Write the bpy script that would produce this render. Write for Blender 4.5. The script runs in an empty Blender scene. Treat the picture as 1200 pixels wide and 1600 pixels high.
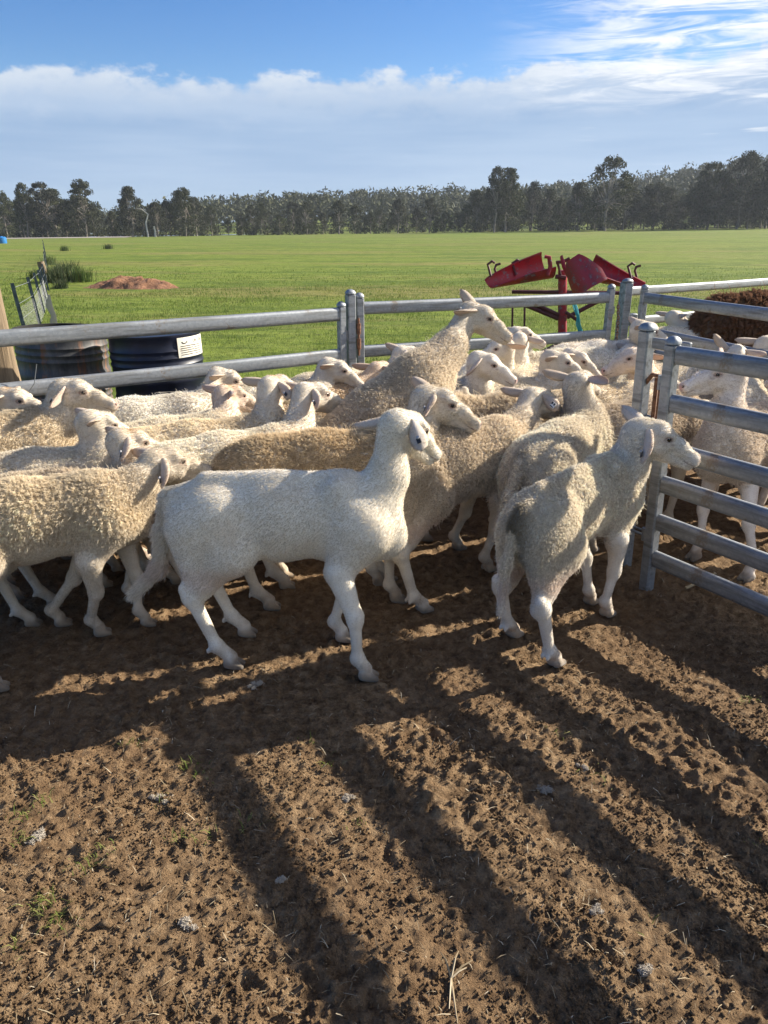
import bpy, bmesh, math, random, time
import numpy as np
from mathutils import Vector, Matrix, Euler
T0 = time.time()
R = math.radians
rng = np.random.default_rng(7)
random.seed(7)
scene = bpy.context.scene
COL = scene.collection

# ------------------------------------------------------------------ camera
FPX, PITCH, CAMH = 1155.0, R(20.6), 1.5          # focal length in pixels of a 1200x1600 frame
cam_data = bpy.data.cameras.new('camera')
cam_data.sensor_fit = 'VERTICAL'; cam_data.sensor_height = 36.0
cam_data.lens = 36.0 * FPX / 1600.0
cam_data.clip_start = 0.05; cam_data.clip_end = 6000
cam = bpy.data.objects.new('camera', cam_data); COL.objects.link(cam)
cam.location = (0, 0, CAMH); cam.rotation_euler = (math.pi / 2 - PITCH, 0, 0)
scene.camera = cam

# ------------------------------------------------------------------ light
SUN_AZ, SUN_EL = R(66), R(27.0)                   # to the right of the view, a little beyond
world = bpy.data.worlds.new('World'); scene.world = world; world.use_nodes = True
SKY_STRENGTH = 0.052
sun_data = bpy.data.lights.new('sun', 'SUN'); sun_data.energy = 5.0; sun_data.angle = R(0.55)
sun_data.color = (1.0, 0.915, 0.78)
sun = bpy.data.objects.new('sun', sun_data); COL.objects.link(sun)
sdir = Vector((math.sin(SUN_AZ) * math.cos(SUN_EL), math.cos(SUN_AZ) * math.cos(SUN_EL), math.sin(SUN_EL)))
sun.rotation_euler = (-sdir).to_track_quat('-Z', 'Y').to_euler()
sun.location = (6, 4, 8)
scene.view_settings.view_transform = 'Standard'; scene.view_settings.look = 'None'
scene.view_settings.exposure = 1.30; scene.view_settings.gamma = 1.0
scene.view_settings.use_curve_mapping = False
scene.render.engine = 'CYCLES'
scene.cycles.max_bounces = 6; scene.cycles.diffuse_bounces = 3; scene.cycles.glossy_bounces = 2
scene.cycles.transmission_bounces = 3; scene.cycles.transparent_max_bounces = 6
scene.cycles.use_denoising = True
try: scene.cycles_curves.shape = 'RIBBONS'
except Exception: pass

# ------------------------------------------------------------------ node helper
class NT:
    def __init__(s, tree): s.t = tree; s.n = tree.nodes; s.l = tree.links
    def node(s, typ, **kw):
        n = s.n.new(typ)
        for k, v in kw.items():
            if k.startswith('_'): setattr(n, k[1:], v)
        for k, v in kw.items():
            if not k.startswith('_'):
                i = n.inputs[int(k[1:])] if k[0] == 'i' and k[1:].isdigit() else n.inputs[k.replace('__', ' ')]
                if isinstance(v, bpy.types.NodeSocket): s.l.new(v, i)
                else: i.default_value = v
        return n
    def m(s, op, a, b=None, c=None, clamp=False):
        n = s.n.new('ShaderNodeMath'); n.operation = op; n.use_clamp = clamp
        for i, v in enumerate((a, b, c)):
            if v is None: continue
            if isinstance(v, bpy.types.NodeSocket): s.l.new(v, n.inputs[i])
            else: n.inputs[i].default_value = v
        return n.outputs[0]
    def vm(s, op, a, b=None, out=0):
        n = s.n.new('ShaderNodeVectorMath'); n.operation = op
        for i, v in enumerate((a, b)):
            if v is None: continue
            if isinstance(v, bpy.types.NodeSocket): s.l.new(v, n.inputs[i])
            else: n.inputs[i].default_value = v
        return n.outputs[out]
    def mix(s, f, a, b, blend='MIX'):
        n = s.n.new('ShaderNodeMix'); n.data_type = 'RGBA'; n.blend_type = blend
        for i, v in ((0, f), (6, a), (7, b)):
            if isinstance(v, bpy.types.NodeSocket): s.l.new(v, n.inputs[i])
            else: n.inputs[i].default_value = v if i == 0 else ((*v, 1) if len(v) == 3 else v)
        return n.outputs[2]
    def step(s, v, a, b, c=0.0, d=1.0):
        n = s.n.new('ShaderNodeMapRange'); n.interpolation_type = 'SMOOTHSTEP'
        s.l.new(v, n.inputs[0])
        for i, q in enumerate((a, b, c, d)):
            if isinstance(q, bpy.types.NodeSocket): s.l.new(q, n.inputs[i + 1])
            else: n.inputs[i + 1].default_value = q
        return n.outputs[0]
    def noise(s, vec, scale, detail=4, rough=0.55, out=0, dist=0.0):
        n = s.n.new('ShaderNodeTexNoise'); n.inputs['Scale'].default_value = scale
        n.inputs['Detail'].default_value = detail; n.inputs['Roughness'].default_value = rough
        n.inputs['Distortion'].default_value = dist
        if vec is not None: s.l.new(vec, n.inputs['Vector'])
        return n.outputs[out]
    def mapping(s, vec, scale=(1, 1, 1), rot=(0, 0, 0), loc=(0, 0, 0)):
        n = s.n.new('ShaderNodeMapping'); s.l.new(vec, n.inputs[0])
        n.inputs['Scale'].default_value = scale; n.inputs['Rotation'].default_value = rot; n.inputs['Location'].default_value = loc
        return n.outputs[0]
    def ramp(s, f, stops):
        n = s.n.new('ShaderNodeValToRGB'); s.l.new(f, n.inputs[0])
        e = n.color_ramp.elements
        while len(e) < len(stops): e.new(0.5)
        for q, (p, c) in zip(e, stops): q.position = p; q.color = (*c, 1) if len(c) == 3 else c
        return n.outputs[0]
    def bump(s, h, strength=0.5, dist=0.01, normal=None):
        n = s.n.new('ShaderNodeBump'); s.l.new(h, n.inputs['Height'])
        n.inputs['Strength'].default_value = strength; n.inputs['Distance'].default_value = dist
        if normal is not None: s.l.new(normal, n.inputs['Normal'])
        return n.outputs[0]
MATS = {}
def material(name, rough=0.8, metal=0.0, color=None):
    m = bpy.data.materials.new(name); m.use_nodes = True; MATS[name] = m
    t = NT(m.node_tree); b = t.n['Principled BSDF']
    b.inputs['Roughness'].default_value = rough; b.inputs['Metallic'].default_value = metal
    if color: b.inputs['Base Color'].default_value = (*color, 1)
    return m, t, b

# ------------------------------------------------------------------ the sky
def build_world():
    t = NT(world.node_tree); t.n.clear()
    out = t.node('ShaderNodeOutputWorld'); bg = t.node('ShaderNodeBackground', Strength=SKY_STRENGTH)
    t.l.new(bg.outputs[0], out.inputs[0])
    sky = t.node('ShaderNodeTexSky', _sky_type='NISHITA', _sun_disc=False, _sun_elevation=SUN_EL, _sun_rotation=SUN_AZ,
                 _air_density=1.0, _dust_density=0.15, _ozone_density=2.5)
    hs = t.node('ShaderNodeHueSaturation', Color=sky.outputs[0], Saturation=1.38, Value=1.16, Hue=0.514)
    d = t.node('ShaderNodeTexCoord').outputs['Generated']
    sp = t.node('ShaderNodeSeparateXYZ', Vector=d)
    x, y, z = sp.outputs
    el = t.m('MULTIPLY', t.m('ARCSINE', z), 57.2958)                    # degrees above the horizon
    az = t.m('MULTIPLY', t.m('ARCTAN2', x, y), 57.2958)                 # degrees to the right of north
    # cloud bank: one long roll with a ragged crest about 10 degrees up
    wide = t.noise(t.node('ShaderNodeCombineXYZ', X=t.m('MULTIPLY', az, 0.06), Y=0.0, Z=0.0).outputs[0], 1.0, 1, 0.5)
    puffv = t.node('ShaderNodeCombineXYZ', X=t.m('MULTIPLY', az, 0.30), Y=t.m('MULTIPLY', el, 0.55), Z=3.0).outputs[0]
    puff = t.noise(puffv, 1.15, 4, 0.62)
    crest = t.m('ADD', t.m('ADD', 8.7, t.m('MULTIPLY', wide, 2.6)), t.m('MULTIPLY', t.m('SUBTRACT', puff, 0.5), 4.2))
    crest = t.m('ADD', crest, t.m('MULTIPLY', az, 0.018))
    above = t.m('SUBTRACT', el, crest)
    bank = t.step(above, 0.35, -0.55)
    body = t.step(above, 0.0, -3.2)                                      # thick part under the sunlit crest
    soft = t.noise(t.node('ShaderNodeCombineXYZ', X=t.m('MULTIPLY', az, 0.05), Y=t.m('MULTIPLY', el, 0.55), Z=9.0).outputs[0], 1.0, 3, 0.6)
    lit = t.mix(t.step(puff, 0.38, 0.68), (4.0, 4.95, 6.35), (6.0, 6.5, 7.1))
    deep = t.mix(t.step(soft, 0.32, 0.70), (2.45, 3.65, 5.5), (3.15, 4.3, 6.0))
    bankc = t.mix(body, lit, deep)
    low = t.step(el, 4.5, 0.5)
    bankc = t.mix(t.m('MULTIPLY', low, 0.7), bankc, (3.5, 4.65, 5.95))
    c = t.mix(t.m('MULTIPLY', bank, 0.96), hs.outputs[0], bankc)
    # cirrus: fine ripples fanning out over the sun's side of the sky
    cv = t.mapping(t.node('ShaderNodeCombineXYZ', X=az, Y=el, Z=0.0).outputs[0], (0.10, 0.75, 1), (0, 0, R(-7)))
    cir = t.noise(cv, 1.5, 4, 0.68, dist=0.6)
    cv2 = t.mapping(t.node('ShaderNodeCombineXYZ', X=az, Y=el, Z=4.0).outputs[0], (0.35, 1.6, 1), (0, 0, R(28)))
    cir2 = t.noise(cv2, 1.7, 2, 0.6)
    cm = t.m('MULTIPLY', t.step(cir, 0.36, 0.62), t.m('ADD', 0.55, t.m('MULTIPLY', cir2, 0.8)))
    side = t.m('MULTIPLY', t.step(t.m('ADD', az, t.m('MULTIPLY', el, -0.35)), 1.5, 15.0), t.step(el, 7.0, 9.5))
    c = t.mix(t.m('MULTIPLY', cm, side, clamp=True), c, (8.22, 8.33, 8.53))
    # thin streaks low in the bank
    sv = t.node('ShaderNodeCombineXYZ', X=t.m('MULTIPLY', az, 0.09), Y=t.m('MULTIPLY', el, 1.3), Z=14.0).outputs[0]
    st = t.noise(sv, 1.3, 3, 0.6)
    stm = t.m('MULTIPLY', t.step(st, 0.60, 0.74), t.m('MULTIPLY', t.step(az, 8.0, 24.0), t.step(el, 3.0, 7.0)))
    c = t.mix(t.m('MULTIPLY', stm, 0.75, clamp=True), c, (7.62, 7.82, 8.02))
    t.l.new(c, bg.inputs[0])
build_world()
world.cycles.sampling_method = 'MANUAL'; world.cycles.sample_map_resolution = 512

# ------------------------------------------------------------------ geometry helpers
def tag(o, label=None, cat=None, group=None, kind=None):
    if label: o['label'] = label
    if cat: o['category'] = cat
    if group: o['group'] = group
    if kind: o['kind'] = kind
    return o
def empty(name, loc=(0, 0, 0), rz=0.0, label=None, cat=None, group=None):
    o = bpy.data.objects.new(name, None); COL.objects.link(o)
    o.empty_display_size = 0.1; o.location = loc; o.rotation_euler = (0, 0, rz)
    return tag(o, label, cat, group)
def mesh_np(name, V, F, smooth=False):
    """mesh from numpy vertices and an (n,3) or (n,4) face array, or a list of such arrays"""
    me = bpy.data.meshes.new(name)
    Fs = F if isinstance(F, list) else [F]
    Fs = [np.asarray(f, np.int32) for f in Fs if len(f)]
    V = np.asarray(V, np.float32)
    me.vertices.add(len(V)); me.vertices.foreach_set('co', V.ravel())
    loops = np.concatenate([f.ravel() for f in Fs])
    sizes = np.concatenate([np.full(len(f), f.shape[1], np.int32) for f in Fs])
    starts = np.concatenate([[0], np.cumsum(sizes)[:-1]]).astype(np.int32)
    me.loops.add(len(loops)); me.loops.foreach_set('vertex_index', loops)
    me.polygons.add(len(sizes)); me.polygons.foreach_set('loop_start', starts)
    if smooth: me.polygons.foreach_set('use_smooth', np.ones(len(sizes), bool))
    me.update(calc_edges=True)
    return me
def link(name, me, mat, parent=None, loc=None):
    o = bpy.data.objects.new(name, me); COL.objects.link(o)
    if mat is not None and hasattr(me, 'materials') and len(me.materials) == 0: me.materials.append(MATS[mat] if isinstance(mat, str) else mat)
    if parent is not None: o.parent = parent
    if loc is not None: o.location = loc
    return o
class MB:
    """collects simple solids into one mesh"""
    def __init__(s): s.V = []; s.F = []; s.n = 0
    def add(s, V, F):
        s.V.append(np.asarray(V, float)); s.F.append([[i + s.n for i in f] for f in F]); s.n += len(V)
    def box(s, c, size, rot=None, bev=0.0):
        hx, hy, hz = np.array(size) / 2
        if bev <= 0:
            v = np.array([[x, y, z] for x in (-hx, hx) for y in (-hy, hy) for z in (-hz, hz)])
            f = [[0, 1, 3, 2], [4, 6, 7, 5], [0, 4, 5, 1], [2, 3, 7, 6], [0, 2, 6, 4], [1, 5, 7, 3]]
        else:
            ring = [(-hx + bev, -hy), (hx - bev, -hy), (hx, -hy + bev), (hx, hy - bev), (hx - bev, hy), (-hx + bev, hy), (-hx, hy - bev), (-hx, -hy + bev)]
            v, f = [], []
            for zz, k in ((-hz, bev), (-hz + bev, 0), (hz - bev, 0), (hz, bev)):
                for (px, py) in ring:
                    v.append([px * (1 - k / hx), py * (1 - k / hy), zz])
            for a in range(3):
                for i in range(8):
                    j = (i + 1) % 8; f.append([a * 8 + i, a * 8 + j, a * 8 + 8 + j, a * 8 + 8 + i])
            f.append(list(range(7, -1, -1))); f.append(list(range(24, 32)))
            v = np.array(v)
        if rot is not None: v = v @ np.array(rot).T
        s.add(v + np.array(c), f); return s
    def loft(s, rings, cap=True, closed=False):
        n = len(rings[0]); v = np.concatenate(rings); f = []
        m = len(rings)
        for a in range(m if closed else m - 1):
            b = (a + 1) % m
            for i in range(n):
                j = (i + 1) % n; f.append([a * n + i, a * n + j, b * n + j, b * n + i])
        if cap and not closed: f.append(list(range(n - 1, -1, -1))); f.append(list(range((m - 1) * n, m * n)))
        s.add(v, f); return s
    def tube(s, pts, rad, n=8, flat=None, up=(0, 0, 1)):
        pts = np.asarray(pts, float); m = len(pts)
        rad = np.broadcast_to(np.asarray(rad, float), (m,))
        rings = []; a = np.linspace(0, 2 * np.pi, n, endpoint=False)
        tprev = None
        for i in range(m):
            tg = pts[min(i + 1, m - 1)] - pts[max(i - 1, 0)]; tg /= np.linalg.norm(tg) + 1e-9
            if tprev is None:
                ref = np.array(up, float)
                if abs(tg @ ref) > 0.93: ref = np.array([1., 0, 0])
            else: ref = u
            sd = np.cross(tg, ref); sd /= np.linalg.norm(sd) + 1e-9
            u = np.cross(sd, tg); tprev = tg
            fl = flat or 1.0
            rings.append(pts[i] + rad[i] * (np.cos(a)[:, None] * sd * fl + np.sin(a)[:, None] * u))
        return s.loft(rings)
    def cyl(s, a, b, r, r2=None, n=16):
        return s.tube([a, b], [r, r if r2 is None else r2], n)
    def build(s, name, mat, parent=None, smooth=False, loc=None):
        me = bpy.data.meshes.new(name)
        me.from_pydata(np.concatenate(s.V).tolist(), [], [f for q in s.F for f in q])
        if smooth:
            me.polygons.foreach_set('use_smooth', np.ones(len(me.polygons), bool))
            try: me.set_sharp_from_angle(angle=R(40))
            except Exception: pass
        me.update()
        return link(name, me, mat, parent, loc)
def at(px, py, Y):
    """the point of the place that lies at distance Y ahead in the direction of photo pixel px, py"""
    a = (px - 600) / FPX; b = (800 - py) / FPX
    f = math.cos(PITCH) + b * math.sin(PITCH); u = -math.sin(PITCH) + b * math.cos(PITCH)
    return np.array([a * Y / f, Y, CAMH + u * Y / f])

# numpy value noise -------------------------------------------------
_perm = np.random.default_rng(3).random((64, 64, 64), dtype=np.float32)
def vnoise(P, scale, seed=0):
    p = np.asarray(P, np.float32) * scale + seed * 17.31
    i = np.floor(p).astype(np.int64); f = p - i; f = f * f * (3 - 2 * f); i &= 63; j = (i + 1) & 63
    g = lambda a, b, c: _perm[a, b, c]
    x0, y0, z0 = i[..., 0], i[..., 1], i[..., 2]; x1, y1, z1 = j[..., 0], j[..., 1], j[..., 2]
    fx, fy, fz = f[..., 0], f[..., 1], f[..., 2]
    a = g(x0, y0, z0) * (1 - fx) + g(x1, y0, z0) * fx; b = g(x0, y1, z0) * (1 - fx) + g(x1, y1, z0) * fx
    c = g(x0, y0, z1) * (1 - fx) + g(x1, y0, z1) * fx; d = g(x0, y1, z1) * (1 - fx) + g(x1, y1, z1) * fx
    return (a * (1 - fy) + b * fy) * (1 - fz) + (c * (1 - fy) + d * fy) * fz
_ROT = np.array(Euler((0.6, 0.35, 0.97)).to_matrix(), np.float32)
def fbm(P, scale, octv=4, gain=0.5, seed=0):
    s = 0; a = 1; n = 0
    P = np.asarray(P, np.float32)
    for o in range(octv):
        P = P @ _ROT
        s = s + a * vnoise(P, scale * 1.93 ** o, seed + o); n += a; a *= gain
    return s / n
def xy0(x, y, z=0.5): return np.stack([x, y, np.full_like(x, z)], -1)
# ------------------------------------------------------------------ materials of the setting
def setting_materials():
    m, t, b = material('dirt', 0.95); g = t.node('ShaderNodeNewGeometry').outputs['Position']
    n1 = t.noise(g, 1.3, 4, 0.6); n2 = t.noise(g, 22, 5, 0.65); n3 = t.noise(g, 130, 4, 0.7)
    c = t.ramp(n2, [(0.28, (0.095, 0.058, 0.032)), (0.5, (0.28, 0.182, 0.10)), (0.72, (0.48, 0.335, 0.195))])
    c = t.mix(t.m('MULTIPLY', t.step(n1, 0.42, 0.62), 0.45), c, (0.215, 0.13, 0.07))
    c = t.mix(t.m('MULTIPLY', t.step(n3, 0.55, 0.75), 0.5), c, (0.46, 0.33, 0.20))
    c = t.mix(t.m('MULTIPLY', t.step(n3, 0.42, 0.28), 0.6), c, (0.06, 0.038, 0.024))
    t.l.new(c, b.inputs['Base Color']); b.inputs['Specular IOR Level'].default_value = 0.12
    h = t.m('ADD', t.m('MULTIPLY', n3, 0.55), t.m('MULTIPLY', t.noise(g, 60, 6, 0.75), 1.0))
    t.l.new(t.bump(h, 1.0, 0.032), b.inputs['Normal'])
    m, t, b = material('clod', 0.95); g = t.node('ShaderNodeNewGeometry').outputs['Position']
    rnd = t.node('ShaderNodeNewGeometry').outputs['Random Per Island']
    c = t.ramp(rnd, [(0.0, (0.13, 0.078, 0.042)), (0.5, (0.27, 0.17, 0.092)), (0.85, (0.40, 0.27, 0.16)), (1.0, (0.50, 0.37, 0.24))])
    c = t.mix(0.4, c, t.ramp(t.noise(g, 120, 4, 0.7), [(0.3, (0.11, 0.07, 0.04)), (0.7, (0.42, 0.28, 0.165))]))
    t.l.new(c, b.inputs['Base Color']); b.inputs['Specular IOR Level'].default_value = 0.1
    t.l.new(t.bump(t.noise(g, 90, 4, 0.7), 0.8, 0.006), b.inputs['Normal'])
    m, t, b = material('straw', 0.8); rnd = t.node('ShaderNodeNewGeometry').outputs['Random Per Island']
    t.l.new(t.ramp(rnd, [(0.0, (0.16, 0.11, 0.06)), (0.6, (0.30, 0.23, 0.13)), (1.0, (0.52, 0.44, 0.31))]), b.inputs['Base Color'])
    # paddock
    m, t, b = material('paddock', 0.9); g = t.node('ShaderNodeNewGeometry').outputs['Position']
    a = t.noise(g, 0.055, 4, 0.6); n = t.noise(g, 0.9, 5, 0.65); f = t.noise(t.mapping(g, (6, 14, 6)), 1.0, 5, 0.7)
    c = t.ramp(f, [(0.25, (0.075, 0.112, 0.014)), (0.5, (0.150, 0.198, 0.030)), (0.75, (0.245, 0.285, 0.056))])
    c = t.mix(t.m('MULTIPLY', t.step(n, 0.42, 0.72), 0.55), c, (0.18, 0.215, 0.05))
    c = t.mix(t.m('MULTIPLY', t.step(a, 0.50, 0.72), 0.6), c, (0.21, 0.205, 0.065))
    c = t.mix(t.m('MULTIPLY', t.step(t.noise(g, 2.3, 4, 0.6), 0.62, 0.74), 0.7), c, (0.10, 0.085, 0.04))
    c = t.mix(t.m('MULTIPLY', t.step(t.noise(t.mapping(g, (0.07, 0.25, 1)), 1.0, 5, 0.7), 0.47, 0.60), 0.6), c, (0.070, 0.115, 0.020))
    c = t.mix(t.m('MULTIPLY', t.step(t.noise(t.mapping(g, (0.035, 0.14, 1), (0, 0, 0), (7, 3, 0)), 1.0, 5, 0.7), 0.51, 0.64), 0.6), c, (0.24, 0.19, 0.075))
    tuft = t.noise(t.mapping(g, (0.9, 2.0, 1)), 1.0, 5, 0.7)
    c = t.mix(t.m('MULTIPLY', t.step(tuft, 0.50, 0.62), 0.62), c, (0.060, 0.095, 0.016))
    c = t.mix(t.m('MULTIPLY', t.step(tuft, 0.46, 0.34), 0.5), c, (0.22, 0.25, 0.06))
    t.l.new(c, b.inputs['Base Color']); b.inputs['Specular IOR Level'].default_value = 0.1
    t.l.new(t.bump(t.m('ADD', f, t.m('MULTIPLY', n, 2.0)), 0.9, 0.06), b.inputs['Normal'])
    def leafy(name, stops, trans=0.35, tcol=None, rough=0.75):
        m, t, b = material(name, rough); rnd = t.node('ShaderNodeNewGeometry').outputs['Random Per Island']
        c = t.ramp(rnd, stops)
        if name == 'grass_blade':
            gp = t.node('ShaderNodeNewGeometry').outputs['Position']
            c = t.mix(t.m('MULTIPLY', t.step(t.noise(gp, 0.8, 4, 0.6), 0.45, 0.68), 0.6), c, (0.085, 0.135, 0.018))
            c = t.mix(t.m('MULTIPLY', t.step(t.noise(gp, 0.27, 3, 0.6), 0.52, 0.70), 0.6), c, (0.27, 0.27, 0.075))
        oi = t.node('ShaderNodeObjectInfo').outputs['Random']
        c = t.node('ShaderNodeHueSaturation', Color=c, Value=t.m('MULTIPLY_ADD', oi, 0.5, 0.75), Saturation=t.m('MULTIPLY_ADD', oi, 0.3, 0.85)).outputs[0]
        t.l.new(c, b.inputs['Base Color']); b.inputs['Specular IOR Level'].default_value = 0.2
        tr = t.node('ShaderNodeBsdfTranslucent', Color=c)
        mx = t.node('ShaderNodeMixShader', i0=trans, i1=b.outputs[0], i2=tr.outputs[0])
        t.l.new(mx.outputs[0], t.n['Material Output'].inputs[0])
    leafy('grass_blade', [(0.0, (0.085, 0.145, 0.016)), (0.5, (0.155, 0.235, 0.030)), (0.85, (0.23, 0.30, 0.055)), (1.0, (0.32, 0.30, 0.11))], 0.45)
    leafy('weed_blade', [(0.0, (0.10, 0.13, 0.035)), (0.6, (0.16, 0.19, 0.06)), (1.0, (0.30, 0.27, 0.13))], 0.4)
    leafy('rush_blade', [(0.0, (0.05, 0.085, 0.03)), (0.6, (0.085, 0.12, 0.045)), (1.0, (0.17, 0.17, 0.08))], 0.25)
    leafy('gum_leaf', [(0.0, (0.028, 0.035, 0.016)), (0.45, (0.044, 0.051, 0.023)), (0.8, (0.058, 0.064, 0.029)), (1.0, (0.080, 0.080, 0.038))], 0.12)
    m, t, b = material('gum_bark', 0.9); g = t.node('ShaderNodeTexCoord').outputs['Object']
    t.l.new(t.ramp(t.noise(t.mapping(g, (1, 1, 0.25)), 2.0, 4, 0.6), [(0.35, (0.09, 0.075, 0.06)), (0.7, (0.36, 0.32, 0.27))]), b.inputs['Base Color'])
    m, t, b = material('dead_wood', 0.85, 0, (0.55, 0.52, 0.47))
    m, t, b = material('gravel_track', 0.95, 0, (0.30, 0.27, 0.24))
    m, t, b = material('red_soil', 0.95); g = t.node('ShaderNodeNewGeometry').outputs['Position']
    n = t.noise(g, 2.2, 5, 0.65)
    t.l.new(t.ramp(n, [(0.3, (0.10, 0.048, 0.026)), (0.5, (0.24, 0.115, 0.058)), (0.8, (0.36, 0.20, 0.115))]), b.inputs['Base Color'])
    t.l.new(t.bump(t.noise(g, 5, 5, 0.7), 1.0, 0.15), b.inputs['Normal'])
    # metal and wood
    m, t, b = material('galvanised', 0.5, 0.7); g = t.node('ShaderNodeTexCoord').outputs['Object']
    sp = t.node('ShaderNodeTexVoronoi', Vector=t.mapping(g, (1, 1, 1)), Scale=70.0).outputs['Color']
    sv = t.node('ShaderNodeSeparateColor', Color=sp).outputs[0]
    st = t.noise(t.mapping(g, (2.2, 30, 30)), 1.0, 5, 0.65)
    c = t.mix(t.m('MULTIPLY', sv, 0.35), (0.27, 0.29, 0.31), (0.46, 0.48, 0.50))
    c = t.mix(t.m('MULTIPLY', t.step(st, 0.46, 0.70), 0.75), c, (0.14, 0.14, 0.135))
    c = t.mix(t.m('MULTIPLY', t.step(t.noise(g, 7, 6, 0.75), 0.57, 0.68), 0.75), c, (0.20, 0.155, 0.11))
    t.l.new(c, b.inputs['Base Color'])
    t.l.new(t.m('MULTIPLY_ADD', st, 0.45, 0.36), b.inputs['Roughness'])
    t.l.new(t.bump(t.m('ADD', st, sv), 0.06, 0.01), b.inputs['Normal'])
    m, t, b = material('rusty_pin', 0.7, 0.4); g = t.node('ShaderNodeTexCoord').outputs['Object']
    t.l.new(t.ramp(t.noise(g, 60, 4, 0.6), [(0.3, (0.10, 0.04, 0.02)), (0.7, (0.33, 0.17, 0.09))]), b.inputs['Base Color'])
    m, t, b = material('picket_steel', 0.6, 0.5); g = t.node('ShaderNodeTexCoord').outputs['Object']
    t.l.new(t.ramp(t.noise(g, 12, 4, 0.6), [(0.3, (0.05, 0.06, 0.07)), (0.7, (0.15, 0.17, 0.19))]), b.inputs['Base Color'])
    m, t, b = material('fence_wire', 0.6, 0.6, (0.22, 0.23, 0.23))
    m, t, b = material('old_timber', 0.9); g = t.node('ShaderNodeTexCoord').outputs['Object']
    gr = t.noise(t.mapping(g, (38, 38, 1.6)), 1.0, 6, 0.65)
    c = t.ramp(gr, [(0.28, (0.075, 0.052, 0.030)), (0.5, (0.20, 0.145, 0.088)), (0.75, (0.33, 0.25, 0.16))])
    t.l.new(c, b.inputs['Base Color']); t.l.new(t.bump(gr, 0.8, 0.012), b.inputs['Normal'])
    m, t, b = material('blue_drum', 0.42); g = t.node('ShaderNodeTexCoord').outputs['Object']
    n = t.noise(t.mapping(g, (5, 5, 2.5)), 1.0, 5, 0.65); sc = t.noise(t.mapping(g, (10, 10, 60)), 1.0, 4, 0.7)
    c = t.ramp(n, [(0.35, (0.004, 0.006, 0.016)), (0.6, (0.007, 0.011, 0.032)), (0.8, (0.014, 0.026, 0.08))])
    c = t.mix(t.m('MULTIPLY', t.step(sc, 0.64, 0.74), 0.7), c, (0.17, 0.16, 0.15))
    t.l.new(c, b.inputs['Base Color'])
    t.l.new(t.m('MULTIPLY_ADD', n, 0.4, 0.22), b.inputs['Roughness'])
    m, t, b = material('rusty_drum', 0.55, 0.2); g = t.node('ShaderNodeTexCoord').outputs['Object']
    n = t.noise(t.mapping(g, (7, 7, 2.2)), 1.0, 6, 0.7); n2 = t.noise(t.mapping(g, (22, 22, 1.8)), 1.0, 5, 0.7)
    c = t.ramp(n, [(0.35, (0.03, 0.032, 0.034)), (0.55, (0.08, 0.08, 0.08)), (0.75, (0.20, 0.19, 0.175))])
    c = t.mix(t.step(n2, 0.50, 0.66), c, (0.20, 0.095, 0.05))
    c = t.mix(t.step(t.node('ShaderNodeSeparateXYZ', Vector=g).outputs[2], 0.845, 0.875), c, (0.36, 0.105, 0.03))
    t.l.new(c, b.inputs['Base Color']); t.l.new(t.bump(n2, 0.25, 0.01), b.inputs['Normal'])
    m, t, b = material('drum_inside', 0.9, 0, (0.015, 0.014, 0.013))
    m, t, b = material('label_paper', 0.6); g = t.node('ShaderNodeTexCoord').outputs['Object']
    t.l.new(t.mix(t.step(t.noise(g, 40, 4, 0.6), 0.5, 0.7), (0.72, 0.68, 0.58), (0.50, 0.45, 0.36)), b.inputs['Base Color'])
    m, t, b = material('label_grey', 0.6, 0, (0.22, 0.23, 0.24))
    m, t, b = material('print_dark', 0.6, 0, (0.05, 0.045, 0.04))
    m, t, b = material('print_white', 0.6, 0, (0.72, 0.72, 0.70))
    m, t, b = material('cradle_red', 0.45); g = t.node('ShaderNodeTexCoord').outputs['Object']
    n = t.noise(g, 5, 5, 0.7); n2 = t.noise(g, 20, 4, 0.7)
    c = t.mix(t.step(n, 0.48, 0.64), (0.33, 0.018, 0.028), (0.18, 0.018, 0.030))
    c = t.mix(t.m('MULTIPLY', t.step(n2, 0.55, 0.66), 0.8), c, (0.17, 0.155, 0.16))
    c = t.mix(t.m('MULTIPLY', t.step(t.noise(g, 9, 5, 0.6), 0.6, 0.7), 0.6), c, (0.14, 0.05, 0.03))
    t.l.new(c, b.inputs['Base Color']); t.l.new(t.m('MULTIPLY_ADD', n2, 0.4, 0.25), b.inputs['Roughness'])
    m, t, b = material('cradle_frame', 0.6, 0.1, (0.085, 0.022, 0.025))
    m, t, b = material('blue_rope', 0.7, 0, (0.05, 0.42, 0.50))
    m, t, b = material('blue_plastic', 0.4, 0, (0.02, 0.16, 0.42))
    m, t, b = material('wool_scrap', 0.9, 0, (0.42, 0.37, 0.30))
setting_materials()

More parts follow.
